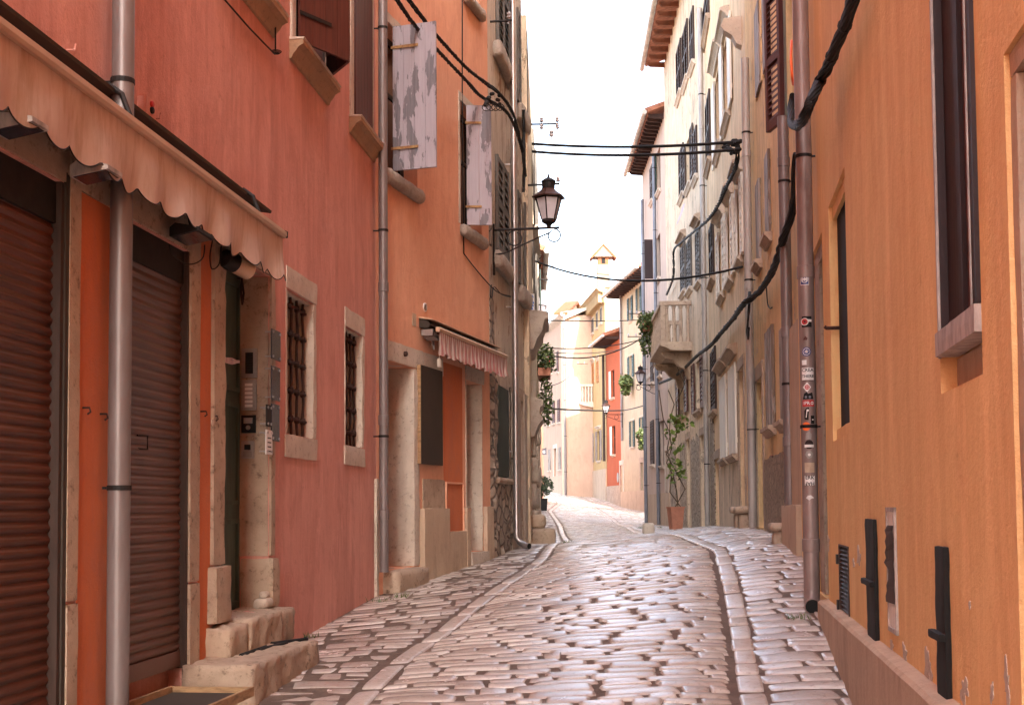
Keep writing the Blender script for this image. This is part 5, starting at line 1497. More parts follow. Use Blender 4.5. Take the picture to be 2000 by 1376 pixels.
# ================================================================ R2 yellow house
c2 = Building('plaster_house', R2, 'yellow ochre stained house with the pebbled lower wall and the brown louvred shutter', 12.5, 'yellow')
W = R2
wl = window(c2, RR(W, 1556, 1536, 1536, -40, 245), .15); wl['label'] = 'window with the wide open brown louvred shutter'
p = W.P(ux(W, 1537, 120), .03, 0); e = (W.n * .26 + W.e * .96).normalized(); nn = V((-e.y, e.x, 0))
if nn.dot(W.n) < 0: nn = -nn
zb_, zt_ = zz(W, 1536, 245), zz(W, 1536, -40)
leaf(Frame((p.x, p.y), (e.x, e.y), (nn.x, nn.y)), 0, .42, zb_, zt_, 'louver', 'redwood', wl, t=.05, slat=.06, hinge=False)
lw(c2, 1506, 1498, 1500, 300, 470, depth=.1, shut='board', smat='greywood', mode='closed', sill='stone')
lw(c2, 1487, 1480, 1482, 355, 520, depth=.1, shut='board', smat='greywood', mode='closed', sill='stone')
lw(c2, 1502, 1493, 1494, -40, 150, depth=.1, shut='board', smat='greywood', mode='closed', surround='yellow')
lw(c2, 1487, 1478, 1479, 20, 195, depth=.1, shut='board', smat='greywood', mode='closed', surround='yellow')
lw(c2, 1514, 1500, 1502, 645, 838, depth=.1, shut='framed', smat='greywood', mode='closed', sill='stone')
lw(c2, 1538, 1528, 1530, 640, 825, depth=.12, shut='board', smat='greywood', mode='closed', sill='stone')
door(c2, (ux(W, 1494), ux(W, 1482), zz(W, 1482, 1030), zz(W, 1482, 742)), .2, 'brownwood', 'stone', .16)
dn = (ux(W, 1558), ux(W, 1550), zz(W, 1550, 1058), zz(W, 1550, 560)); 
c2.finish()
W = R2
mb = MB(); mb.rough(W, .01, ux(W, 1552), -.02, .09, -.2, zz(W, 1560, 640), .02, .008, .1, seed=5); mb.rough(W, .02, ux(W, 1556), -.02, .16, -.2, zz(W, 1560, 985), .02, .01, .1, seed=6); mb.build('door_pilaster', 'plinth', c2.root, smooth=True)
ragged(W, ux(W, 1551), ux(W, 1497), -.2, zz(W, 1520, 888), .06, .022, 'pebble', 'rough_render', c2.root)
for (xa, xb, y0, nm, lb) in ((1567, 1549, 1042, 'bollard', 'stone spur at the foot of the grey iron drainpipe'),):
    u = ux(R2, 1556, 1050); zg = gw(R2, u, .15); t = thing('stone_spur', R2.P(u, .2, zg), lb, 'stone block')
    mb = MB(); mb.rough(R2, u - .12, u + .12, -.0, .24, zg - .1, zg + .10, .03, .01, .05); mb.rough(R2, u - .15, u + .15, -.0, .28, zg + .101, zg + .19, .03, .01, .05); mb.build('block', 'stone', t, smooth='all')
pipe('drainpipe', R2, 1538, 700, zz(R2, 1545, 1010, .1), zz(R2, 1525, 240, .1), 'zinc', 'grey iron drainpipe behind the stickered brown pipe', .055, .1, joints=(zz(R2, 1536, 650, .1), zz(R2, 1530, 318, .1), zz(R2, 1543, 860, .1)))
# ================================================================ R3 cream house
c3 = Building('plaster_house', R3, 'tall cream house with white shutters and stone window hoods', 13.2, 'cream')
W = R3
def hw(B, xa, xb, yt, yb, **k): return lw(B, xa, xb, xb, yt, yb, **k)
for (xa, xb, yt, yb) in ((1426, 1415, 92, 262), (1410, 1399, 152, 320)): hw(c3, xa, xb, yt, yb, shut='framed', smat='offwhite', mode='flat', hood='stone_pale', sill='stone_pale')
for (xa, xb, yt, yb) in ((1451, 1443, 366, 520), (1432, 1424, 410, 560), (1415, 1407, 450, 590)): hw(c3, xa, xb, yt, yb, shut='louver', smat='offwhite', mode='flat', hood='stone_pale', sill='stone_pale', slat=.09)
for (xa, xb, yt, yb) in ((1440, 1426, 722, 893), (1421, 1409, 742, 900)): hw(c3, xa, xb, yt, yb, shut='framed', smat='offwhite', mode='closed', hood='stone', sill='stone')
for (xa, xb, yt, yb) in ((1389, 1381, 206, 344), (1396, 1388, 446, 562), (1400, 1391, 688, 810)): hw(c3, xa, xb, yt, yb, shut='louver', smat='louvbrown', mode='closed', sill='stone', slat=.08)
hw(c3, 1387, 1376, 20, 95, shut='louver', smat='louvbrown', mode='closed', sill='stone', slat=.08)
door(c3, (ux(W, 1458), ux(W, 1448), zz(W, 1450, 1030), zz(W, 1450, 717)), .2, 'brownwood', 'stone', .14)
door(c3, (ux(W, 1407), ux(W, 1398), zz(W, 1400, 1028), zz(W, 1400, 896)), .2, 'darkgreen', 'stone', .14)
c3.finish()
ragged(W, ux(W, 1447), ux(W, 1408), -.2, zz(W, 1430, 905), .03, .02, 'cream2', 'lower_render', c3.root)
ragged(W, ux(W, 1398), W.L - .02, -.2, zz(W, 1392, 820), .3, .018, 'rubble2', 'bare_stone', c3.root, seed=7)
mb = MB(); r = RR(W, 1455, 1420, 1425, 138, 160); mb.prof(W, [(-.01, r[2] - .25), (.08, r[2] - .2), (.14, r[2] - .08), (.26, r[2]), (.30, r[2] + .06), (.26, r[3]), (-.01, r[3] + .03)], ux(W, 1450, 150), ux(W, 1450, 150) + .2); mb.build('corbel', 'stone_pale', c3.root)
for (x, lb) in ((1472, 'stone spur on the near side of the cream house pipe'), (1461, 'stone spur on the far side of the cream house pipe')):
    u = ux(R3, x, 1030); u = max(u, .1) if x == 1472 else u; zg = gw(R3, u, .15)
    t = thing('stone_spur', R3.P(u, .15, zg), lb, 'stone block')
    mb = MB(); mb.rough(R3, u - .16, u + .16, .0, .2, zg - .1, zg + .2, .04, .012, .05, seed=x); mb.rough(R3, u - .2, u + .2, .0, .26, zg + .201, zg + .30, .03, .01, .05, seed=x); mb.build('block', 'stone', t, smooth='all')
pipe('drainpipe', R3, 1464, 640, None, zz(R3, 1446, 150, .1), 'palezinc', 'grey drainpipe at the near corner of the cream house', .055, .1, joints=(zz(R3, 1462, 560, .1), zz(R3, 1458, 300, .1), zz(R3, 1468, 830, .1)))
pipe('drainpipe', R3, 1375, 560, None, zz(R3, 1362, 30, .1), 'palezinc', 'grey drainpipe between the cream house and the balcony house', .055, .1, joints=(zz(R3, 1375, 560, .1), zz(R3, 1368, 260, .1)))
# ================================================================ R4 balcony house
c4 = Building('plaster_house', R4, 'old cream house with brown louvred shutters and the stone balcony', 13.3, 'cream2')
W = R4
lst = [(1332, 1323, 103, 205), (1345, 1335, 68, 180), (1357, 1349, 35, 145), (1337, 1328, 300, 397), (1351, 1341, 280, 378), (1363, 1355, 262, 360),
       (1340, 1331, 487, 580), (1352, 1343, 475, 575), (1369, 1361, 455, 560)]
for i, (xa, xb, yt, yb) in enumerate(lst): hw(c4, xa, xb, yt, yb, shut='louver', smat='louvbrown' if i < 6 else 'louvgrey', mode='closed' if i != 4 else 'flat', sill='stone_pale', slat=.09, hood='stone' if i in (6, 8) else None)
for (xa, xb, yt, yb) in ((1339, 1328, 725, 815), (1371, 1359, 708, 806)): hw(c4, xa, xb, yt, yb, shut='louver', smat='redwood', mode='flat', sill='stone', slat=.09)
door(c4, (ux(W, 1350), ux(W, 1343), gw(W, ux(W, 1346)) - .02, zz(W, 1343, 858)), .2, 'brownwood', 'stone', .14)
door(c4, (ux(W, 1378), ux(W, 1370), gw(W, ux(W, 1374)) - .02, zz(W, 1370, 850)), .2, 'darkgreen', 'stone', .14)
c4.finish(); eave(c4, .55, 16, 'rafter')
ragged(W, .03, W.L - .05, -.3, zz(W, 1340, 850), .35, .015, 'rubble2', 'bare_stone', c4.root, seed=11, n=40) if False else None
W = R4
for (xa, xb) in ((1384, 1379), (1368, 1352), (1341, 1330), (1322, 1311)):
    ragged(W, ux(W, xa), ux(W, xb), -.3, zz(W, 1340, 865), .25, .016, 'rubble2', 'bare_stone', c4.root, seed=xa)
# balcony
ub0, ub1 = 3.5, 7.0
zf = E(4.02); zr_ = zf + 1.0
t = thing('stone_balcony', W.P((ub0 + ub1) / 2, 0, zf), 'stone balcony with fluted balusters and carved brackets on the old cream house', 'balcony')
bo = .74
mb = MB(); mb.prof(W, [(-.02, zf - .22), (bo * .7, zf - .2), (bo * .9, zf - .12), (bo + .04, zf - .08), (bo + .04, zf), (-.02, zf)], ub0, ub1, 10, .004); mb.build('slab', 'stone', t)
mb = MB(); mb.wbox(W, ub0, ub1, bo - .12, bo + .03, zr_ - .1, zr_); mb.wbox(W, ub0, ub0 + .14, 0, bo - .121, zr_ - .1, zr_); mb.wbox(W, ub1 - .14, ub1, 0, bo - .121, zr_ - .1, zr_); mb.build('handrail', 'stone', t)
nb = 9
for k in range(nb):
    u = ub0 + .2 + (ub1 - ub0 - .4) * k / (nb - 1); c = W.P(u, bo - .05, zf)
    MB().lathe(c, [(.06, 0), (.06, .06), (.04, .1), (.05, .3), (.055, .45), (.04, .6), (.045, .8), (.055, .84), (.055, .9)], 8).build('baluster', 'stone', t)
for u in (ub0 + .07, ub1 - .07):
    for k in range(4):
        c = W.P(u, .09 + k * .17, zf); MB().lathe(c, [(.055, 0), (.055, .08), (.04, .14), (.05, .5), (.04, .8), (.055, .84), (.055, .9)], 8).build('baluster', 'stone', t)
for u in (ub0 + .06, ub1 - .06): MB().wbox(W, u - .05, u + .05, bo - .1, bo + .01, zf + .001, zr_ - .1).build('pier', 'stone', t)
for u in (ub0 + .5, ub1 - .5):
    mb = MB(); mb.prof(W, [(-.02, zf - .9), (.08, zf - .86), (.15, zf - .62), (.3, zf - .55), (.42, zf - .4), (.62, zf - .36), (.72, zf - .221), (-.02, zf - .221)], u - .12, u + .12, 4, .008); mb.build('bracket', 'stone', t)
p = W.P(ub1 - .1, bo, zr_ - .15)
t = thing('balcony_plant', p, 'bushy green plant spilling over the far end of the stone balcony', 'plant', 'green plants hanging from the house fronts')
foliage('foliage', p + V((-.0, 0, .12)), (.38, .6, .30), 1300, .085, 'leaf', t, droop=.2); foliage('foliage', p + V((-.06, .3, -.3)), (.22, .4, .45), 500, .08, 'leaf', t, droop=.8)
MB().lathe(p + V((-.1, 0, -.12)), [(.12, 0), (.17, .25), (.18, .26)], 14).build('pot', 'terracotta', t)
# ================================================================ R5 mauve house
c5 = Building('plaster_house', R5, 'mauve house with green shutters beyond the balcony', 11.9, 'mauve')
W = R5
for (xa, xb, yt, yb, m_) in ((1297, 1290, 822, 910, 'darkgreen'), (1293, 1286, 685, 738, 'darkgreen'), (1290, 1283, 466, 552, 'teal'), (1290, 1283, 300, 384, 'teal'), (1278, 1272, 822, 908, 'louvbrown'), (1276, 1271, 330, 400, 'louvbrown'), (1277, 1272, 680, 750, 'louvbrown')):
    hw(c5, xa, xb, yt, yb, shut='louver', smat=m_, mode='closed' if xa < 1280 else 'flat', skip='near', sill='stone_pale', slat=.1)
door(c5, (ux(W, 1306), ux(W, 1301), gw(W, ux(W, 1303)) - .02, zz(W, 1302, 880)), .2, 'taupe', 'stone_pale', .14)
c5.finish(); eave(c5, .5, 18, 'rafter_dark')
mb = MB(); mb.wbox(W, .02, W.L - .02, 0, .02, zz(W, 1300, 700) - .08, zz(W, 1300, 700) + .06); mb.build('string_course', 'stone_pale', c5.root)
mb = MB(); mb.wbox(W, .02, W.L - .02, 0, .03, -.2, zz(W, 1300, 962)); mb.build('plinth', 'plinth', c5.root)
p = W.P(ux(W, 1276, 500), .02, 0); zt_ = zz(W, 1276, 467); zb_ = zz(W, 1276, 545)
F = Frame(p.xy, W.n.xy, (-W.e).xy)
t = thing('shutter_box', V((p.x, p.y, zb_)), 'tall dark plain panel jutting out high on the mauve house between the drainpipes', 'panel'); MB().wbox(F, 0, .27, -.03, .03, zb_, zt_).build('panel', 'redwood_dark', t)
mb = MB(); mb.tube([V((p.x, p.y, zt_ - .1)), V((p.x, p.y, zt_ - .1)) + W.n * .32], .012, 6); mb.build('bracket', 'iron', t)
pipe('drainpipe', R5, 1282, 700, None, zz(R5, 1277, 300, .1), 'bluepipe', 'blue grey drainpipe with stickers on the mauve house', .055, .1, joints=(E(5), E(1)))
pipe('drainpipe', R5, 1258, 700, None, zz(R5, 1255, 380, .1), 'bluepipe', 'blue grey drainpipe at the far corner of the mauve house', .06, .12, joints=(E(5), E(2)))
# terracotta pot with vine
p = ray_ground(1320, 1033)
if p.y > 39: p = CAM + ray(1320, 1030) * (34 / ray(1320, 1030).y); p.z = gz(p.x, p.y)
s_ = F_PX / p.y
t = thing('terracotta_pot', p, 'tall square terracotta pot with a climbing vine by the mauve house', 'potted plant', 'plants standing in pots on the street')
h = 44 / s_; w_ = 14 / s_
F = Frame(p.xy, (1, .2), (.2, -1)); mb = MB()
i = 0
for z, ww in ((0, w_ * .72), (h * .93, w_ * .96), (h * .931, w_ * 1.04), (h, w_ * 1.06)):
    mb.v += [F.P(a * ww, b * ww, p.z + z) for a, b in ((-1, -1), (1, -1), (1, 1), (-1, 1))]
for k in range(3):
    for j in range(4): mb.f.append((k * 4 + j, k * 4 + (j + 1) % 4, k * 4 + 4 + (j + 1) % 4, k * 4 + 4 + j))
mb.f.append((12, 13, 14, 15)); mb.build('pot', 'terracotta', t)
mb = MB(); vt = []
for k in range(3):
    pts = [p + V((.05 * k, 0, h))]
    for q in range(1, 9): pts.append(p + V((noise.noise(V((q * .5, k * 3, 0))) * .35 - .04 * q * (k - .4) * .6, noise.noise(V((q * .5, k * 3, 9))) * .1, h + q * (.30 if k else .36))))
    vt += pts; mb.tube(pts, .012, 5)
mb.build('stems', 'bark', t)
for (x, y, r_) in ((1315, 820, .2), (1328, 825, .22), (1308, 848, .14), (1330, 838, .16), (1322, 872, .14), (1318, 905, .16), (1326, 918, .18), (1318, 932, .16)):
    c = CAM + ray(x, y) * (p.y / ray(x, y).y); foliage('leaves', c, (r_ * 1.1, r_ * .7, r_ * .9), int(26 * r_ / .2), .11, 'leaf_vine', t)
u = ux(R5, 1303, 1015); c = p + V((-.55, .1, 0)); c.z = gz(c.x, c.y)
mb = MB(); F = Frame(c.xy, (1, 0), (0, -1)); mb.rough(F, -.12, .12, -.1, .1, c.z - .05, c.z + .22, .03, .01, .05); tag(mb.build('stone_block', 'stone_pale', smooth='all'), 'small pale stone block left of the terracotta pot', 'stone block')
# ================================================================ R6 beige
c6 = Building('plaster_house', R6, 'pale beige house with dark green shutters and a tiled eave far up the street', 10.5, 'beige')
W = R6
for (xa, xb, yt, yb) in ((1234, 1229, 582, 628), (1251, 1246, 563, 612), (1236, 1230, 696, 738), (1238, 1233, 822, 873), (1256, 1252, 815, 868)):
    hw(c6, xa, xb, yt, yb, shut='louver', smat='darkgreen', mode='flat', sill='stone_pale', surround='whitewash', slat=.12)
door(c6, (ux(W, 1257.5), ux(W, 1252.5), gw(W, ux(W, 1255)) - .05, zz(W, 1253, 903)), .2, 'taupe', 'stone', .2)
c6.finish(); eave(c6, .75, 16, 'rafter_dark')
mb = MB(); mb.wbox(W, .02, W.L - .02, 0, .05, -.2, zz(W, 1240, 958)); mb.build('plinth', 'plinth', c6.root)
pipe('drainpipe', R6, 1212.5, 650, zz(R6, 1217, 860, .1), zz(R6, 1211, 575, .1), 'zinc', 'grey drainpipe at the far corner of the beige house', .06, .1)
# ================================================================ R7 brick red
c7 = Building('plaster_house', R7, 'low brick red house with white shutters far up the street', 8.55, 'brick_red')
W = R7
for (xa, xb, yt, yb) in ((1200, 1194, 724, 778), (1202, 1196, 832, 888)): hw(c7, xa, xb, yt, yb, shut='louver', smat='offwhite', mode='flat', skip='near', sill='whitewash', slat=.12)
door(c7, (ux(W, 1218), ux(W, 1212.5), gw(W, 0.6) - .05, zz(W, 1214, 908)), .2, 'taupe', 'stone_pale', .2)
c7.finish(); eave(c7, .75, 12, 'rafter_dark')
mb = MB(); mb.wbox(W, .02, W.L - .02, 0, .05, -.2, zz(W, 1200, 948)); mb.build('plinth', 'stone', c7.root)
c = W.hit(1207, 932, .03); t = thing('round_sign', c, 'round pale sign on the foot of the brick red house', 'sign'); MB().lathe(c, [(.24, 0), (.25, .01), (.24, .02)], 20, W.n).build('disc', 'plastic', t)
pipe('drainpipe', R8, 1179, 800, zz(R8, 1182, 900, .1), zz(R8, 1177, 680, .1), 'taupe', 'dark drainpipe between the brick red and ochre houses', .07, .15)
# ================================================================ R8 ochre with cornice
c8 = Building('plaster_house', R8, 'tall ochre house with the dentilled cornice and orange shutters far up the street', 11.6, 'ochre', depth=7)
W = R8
for (xa, xb, yt, yb) in ((1151, 1148, 642, 668), (1160, 1156.5, 624, 652), (1168, 1165, 612, 642), (1176, 1173, 603, 632)): hw(c8, xa, xb, yt, yb, shut='louver', smat='louvgrey', mode='closed', sill='stone_pale', surround='whitewash', slat=.14)
for (xa, xb, yt, yb) in ((1149, 1145, 726, 760), (1161, 1157, 710, 750), (1170, 1166, 706, 748)): hw(c8, xa, xb, yt, yb, shut='louver', smat='orangewood', mode='flat' if xa < 1150 else 'closed', hood='stone_pale', surround='whitewash', slat=.12)
for (xa, xb, yt, yb) in ((1147, 1143, 851, 906), (1158, 1153, 848, 904), (1173, 1167, 842, 900)): hw(c8, xa, xb, yt, yb, shut='framed', smat='greywood', mode='flat', sill='stone_pale', hood='stone_pale')
c8.finish()
mb = MB(); z = c8.z1
mb.prof(W, [(-.01, z - .8), (.06, z - .75), (.12, z - .2), (.3, z - .15), (.38, z - .05), (.45, z), (.45, z + .08), (-.01, z + .3)], -.1, W.L + .1); mb.build('cornice', 'cornice_ochre', c8.root)
mb = MB(); n = 26
for k in range(n):
    u = W.L * (k + .5) / n; mb.wbox(W, u - .09, u + .09, .05, .34, z - .72, z - .2)
mb.build('dentils', 'cornice_ochre', c8.root)
mb = MB(); mb.wbox(W, 0, W.L, 0, .06, -.2, gw(W, 4) + 1.5); mb.build('plinth', 'plinth', c8.root)
# side of R8 facing us is whitewashed
F8 = Frame(W.P(0, 0, 0).xy, (-W.n).xy, (-W.e).xy)
MB().wbox(F8, .02, 6.9, .0, .01, 5, z - .1).build('side_wall', 'whitewash', c8.root)
mb = MB(); mb.prof(W, [(.0, z + .05), (-3.5, z + 1.4), (-7, z + .05)], 0, W.L); mb.build('roof', 'tile', c8.root)
cc = CAM + ray(1178, 545) * (69 / ray(1178, 545).y)
Fc = Frame(cc.xy, (1, 0), (0, -1)); ch = MB(); ch.wbox(Fc, -.33, .33, -.33, .33, z - .5, cc.z + .75); cho = ch.build('chimney', 'chimney', c8.root)
ch = MB(); ch.wbox(Fc, -.30, .30, -.30, .30, cc.z + .751, cc.z + 1.15); ch.build('chimney_pot', 'far_tile', cho)
ch = MB(); ch.prism(Fc, [(-.5, cc.z + 1.151), (.5, cc.z + 1.151), (.5, cc.z + 1.25), (.0, cc.z + 1.75), (-.5, cc.z + 1.25)], -.45, .45); hd = ch.build('chimney_hood', 'chimney', cho)
ch = MB(); ch.prism(Fc, [(-.72, cc.z + 1.1), (-.62, cc.z + 1.06), (.0, cc.z + 1.76), (.0, cc.z + 1.88)], -.5, .5); ch.prism(Fc, [(.72, cc.z + 1.1), (.62, cc.z + 1.06), (.001, cc.z + 1.761), (.001, cc.z + 1.881)], -.5, .5); ch.build('hood_tiles', 'far_tile', cho)
MB().wbox(Fc, -.1, .1, .3, .306, cc.z + .8, cc.z + 1.1).build('opening', 'dark', cho)
# balcony on R8
ub0, ub1 = ux(W, 1163, 770), ux(W, 1140, 770)
zf = zz(W, 1150, 790); t = thing('stone_balcony', W.P((ub0 + ub1) / 2, 0, zf), 'small distant stone balcony on the ochre house beneath the orange shutters', 'balcony')
um = (ub0 + ub1) / 2; ub0, ub1 = um - 1.5, um + 1.5
MB().prof(W, [(-.02, zf - .3), (.5, zf - .2), (.75, zf - .1), (.8, zf), (-.02, zf)], ub0, ub1).build('slab', 'stone_pale', t)
mb = MB(); mb.wbox(W, ub0, ub1, .66, .78, zf + .9, zf + 1.02); mb.wbox(W, ub0, ub0 + .12, 0, .659, zf + .9, zf + 1.02); mb.build('handrail', 'stone_pale', t)
for k in range(8): MB().lathe(W.P(ub0 + .1 + (ub1 - ub0 - .2) * k / 7, .72, zf), [(.09, 0), (.06, .1), (.08, .4), (.06, .8), (.09, .9)], 8).build('baluster', 'stone_pale', t)
for k in range(4): MB().lathe(W.P(ub0 + .08, .08 + k * .17, zf), [(.07, 0), (.05, .1), (.07, .4), (.05, .8), (.07, .9)], 8).build('baluster', 'stone_pale', t)
for u in (ub0 + .4, ub1 - .4): MB().prof(W, [(-.02, zf - 1.3), (.1, zf - 1.2), (.25, zf - .8), (.6, zf - .301), (-.02, zf - .301)], u - .15, u + .15).build('bracket', 'stone', t)
# R9 low ochre annexe with arches
c9 = Building('plaster_house', R9, 'low ochre annexe with an arched window at the bend of the street', 5.3, 'ochre', depth=3)
W = R9
hw(c9, 1129, 1123, 868, 930, shut='framed', smat='redwood', mode='closed', surround='stone_pale'); hw(c9, 1136.5, 1133.5, 868, 925, shut='framed', smat='louvbrown', mode='closed', surround='stone_pale')
c9.finish()
r = RR(W, 1129, 1123, 1123, 868, 930)
for (xa, xb) in ((1129, 1123), (1136.5, 1133.5)):
    r = RR(W, xa, xb, xb, 868, 930); cu_ = (r[0] + r[1]) / 2; hw_ = (r[1] - r[0]) / 2
    pts = [(cu_ + hw_ * math.cos(a), r[3] + hw_ * math.sin(a)) for a in [math.pi * k / 10 for k in range(11)]] 
    MB().prism(W, pts, 0, .03).build('arch', 'redwood_dark', c9.root)
    pts2 = [(cu_ + (hw_ + .2) * math.cos(a), r[3] + (hw_ + .2) * math.sin(a)) for a in [math.pi * k / 10 for k in range(11)]]
    MB().prism(W, pts2, 0, .015).build('arch_surround', 'stone_pale', c9.root)
MB().prof(W, [(0, c9.z1 - .2), (.15, c9.z1 - .1), (.2, c9.z1), (0, c9.z1 + .06)], 0, W.L).build('cornice', 'stone_pale', c9.root)
# ================================================================ end house
EP = Wall((3.05, 72), (1.45, 84), False)     # pink face looking left
EL = Wall((3.05, 72), (6.4, 86), True)       # sunlit face
ce = Building('plaster_house', EP, 'pink and sunlit cream gabled house closing the view at the end of the street', 10.9, 'pink', depth=6)
W = EP
def ew(xa, xb, yt, yb, **k): return lw(ce, xa, xb, xa, yt, yb, **k)
for (xa, xb, yt, yb) in ((1094, 1089.5, 778, 824), (1084, 1079.5, 782, 826), (1073, 1068.5, 787, 829)): ew(xa, xb, yt, yb, shut='louver', smat='redwood', mode='closed', sill='stone_pale', slat=.12)
for (xa, xb, yt, yb) in ((1096, 1091.5, 872, 916), (1076, 1071.5, 876, 918)): ew(xa, xb, yt, yb, shut='framed', smat='greywood', mode='closed', sill='stone_pale')
for (xa, xb, yt, yb) in ((1091, 1088, 684, 726), (1078, 1075, 688, 728)): ew(xa, xb, yt, yb, shut='louver', smat='redwood', mode='closed', sill='stone_pale', slat=.12)
door(ce, (min(ux(W, 1088), ux(W, 1082.5)), max(ux(W, 1088), ux(W, 1082.5)), zz(W, 1085, 955), zz(W, 1085, 875)), .2, 'taupe', 'stone_pale', .2)
ce.finish()
W = EL
z = ce.z1
mb = MB(); mb.prism(W, [(.05, -.5), (7.2, -.5), (7.2, z), (3.2, z + 1.1), (0.05, z)], -.25, .02); mb.build('sunlit_wall', 'whitewash', ce.root)
mb = MB()
mb.prism(W, [(-.25, z - .02), (3.2, z + 1.14), (3.2, z + 1.3), (-.25, z + .12)], -.6, .2); mb.prism(W, [(7.4, z - .02), (3.2, z + 1.141), (3.2, z + 1.301), (7.4, z + .12)], -.6, .2); mb.build('roof', 'far_tile', ce.root)
mb = MB(); mb.prof(EP, [(-.01, z - .25), (.2, z - .1), (.3, z), (.3, z + .1), (-2, z + .6)], -.2, EP.L); mb.build('cornice', 'stone_pale', ce.root)
mb = MB(); mb.wbox(EP, .02, EP.L, 0, .05, -.2, zz(EP, 1095, 928)); mb.build('plinth', 'plinth', ce.root)
pipe('drainpipe', EP, 1103.5, 800, None, z + 0, 'zinc', 'pale drainpipe on the corner of the end house', .07, .12)
# ================================================================ buildings behind the camera and backdrop
# ================================================================ plants on R6 and others
def hang_plant(W, x, y, rx, rz, label, n, off=.35):
    p = W.hit(x, y, off); s_ = F_PX / p.y
    t = thing('hanging_plant', p, label, 'plant', 'green plants hanging from the house fronts')
    foliage('foliage', p, (rx / s_, .5, rz / s_ * .6), n, .12, 'leaf', t, droop=.5); foliage('foliage', p - V((0, 0, rz / s_ * .6)), (rx / s_ * .7, .4, rz / s_ * .6), n // 2, .12, 'leaf', t, droop=.9)
    MB().lathe(p - V((0, 0, .2)), [(.14, 0), (.2, .25)], 12).build('pot', 'terracotta', t)
hang_plant(R6, 1222, 745, 13, 22, 'green plant hanging on the pale beige house left of the black lantern', 900)
hang_plant(R6, 1254, 850, 10, 22, 'dark green plant hanging low on the beige house beside the blue pipe', 700)

# ================================================================ cables
def A(W, x, y, off=.15): return W.hit(x, y, off)
left_a = [A(L1, 767, -12, .25), A(L2, 811, 51, .30), A(L2, 854, 98, .28), A(L2, 909, 156, .25), A(L2, 940, 189, .22), A(L3, 981, 211, .26), A(L3, 1000, 236, .28), A(L3, 1012, 268, .22), A(L3, 1022, 305, .2), A(L3, 1026, 345, .2)]
t = thing('cable_bundle', left_a[0], 'lower of the two twisted black cable bundles slung along the left houses', 'cable', 'twisted cable bundles on the left houses')
bundle(left_a, 5, .02, .0085, 16).build('strands', 'cable', t, smooth='all')
left_b = [A(L1, 789, -12, .25), A(L2, 829, 40, .30), A(L2, 858, 76, .28), A(L2, 909, 131, .25), A(L2, 945, 160, .22), A(L3, 974, 182, .26), A(L3, 1000, 218, .30), A(L3, 1013, 262, .24), A(L3, 1022, 300, .2), A(L3, 1024, 330, .2)]
t = thing('cable_bundle', left_b[0], 'upper of the two twisted black cable bundles slung along the left houses', 'cable', 'twisted cable bundles on the left houses')
bundle(left_b, 5, .02, .0085, 16).build('strands', 'cable', t, smooth='all')
mb = MB()
for k in range(8):
    c = A(L3, 962 + random.uniform(-14, 16), 190 + random.uniform(-12, 14), .24); mb.lathe(c, [(.01, -.03), (.022, -.02), (.022, .02), (.01, .03)], 8, V((random.gauss(0, 1), .4, random.gauss(0, 1))).normalized())
for k in range(4):
    c = A(L3, 950 + k * 9, 205, .22); mb.tube([c + V((math.cos(q) * .05, math.sin(q) * .03, math.sin(q) * .05 - .03)) for q in [j * .5 for j in range(13)]], .006, 5)
mb.tube([A(L3, 958, 196, .0), A(L3, 958, 196, .26)], .012, 6)
tag(mb.build('cable_clamp', 'cable', smooth='all'), 'cluster of black cable connectors above the narrow grey shutter', 'cable clamps')
# messy vertical drop on L3/L4 corner
mb = MB()
for k in range(9):
    pts = [A(L3, 1023 + random.uniform(-3, 3) - (6 if q > 3 else 0) * 0, 215 + q * 32, .16 + random.uniform(-.06, .06)) for q in range(6)]
    mb.tube(catmull(pts, 4), .009, 5)
tag(mb.build('cable_bundle', 'cable', smooth='all'), 'loose black cables dropping down the corner beside the steel drainpipe', 'cable')
# iron brackets with insulators
def bracket(p, d, L, ins, label):
    t = thing('insulator_bracket', p, label, 'bracket', 'iron brackets with insulators')
    d = V(d).normalized(); MB().tube([p, p + d * L], .016, 6).build('arm', 'iron', t)
    for (f, up) in ins:
        mb = MB(); q = p + d * L * f; insulator(mb, q + V((0, 0, .02)), 1.0) if up else insulator(mb, q - V((0, 0, .09)), 1.0)
        mb.build('insulator', 'porcelain', t, smooth=True)
def depth_p(x, y, Y): return CAM + ray(x, y) * (Y / ray(x, y).y)
bracket(depth_p(1030, 243, 20), (1, -.1, -.02), .5, ((.45, 1), (.95, 1), (.45, 0), (.95, 0)), 'iron bracket with four insulators against the sky above the crossing cables')
bracket(depth_p(1030, 362, 19.5), (1, -.1, .02), .5, ((.95, 1), (.5, 0)), 'iron bracket with insulator behind the large lantern')
bracket(depth_p(938, 44, 16.4), (1, -.15, 0), .42, ((.25, 1), (.9, 1)), 'iron bracket with wires at the top of the grey stone house')
bracket(depth_p(1046, 545, 30), (1, 0, -.06), .32, ((.9, 1),), 'rusty iron rod jutting into the sky below the lantern')
bracket(depth_p(1046, 594, 30), (1, 0, -.15), .28, ((.9, 0),), 'lowest dark rod jutting from the left row')
bracket(depth_p(1259, 612, 45), (-1, 0, 0), .55, ((.1, 1), (.5, 1), (.95, 1)), 'insulator bracket on the corner of the mauve house, upper one')
bracket(depth_p(1259, 657, 45), (-1, 0, 0), .6, ((.1, 1), (.5, 1), (.95, 1)), 'insulator bracket on the corner of the mauve house, lower one')
bracket(depth_p(1148, 710, 70), (-1, 0, 0), .6, ((.3, 1), (.9, 1)), 'small insulator bracket on the ochre house')
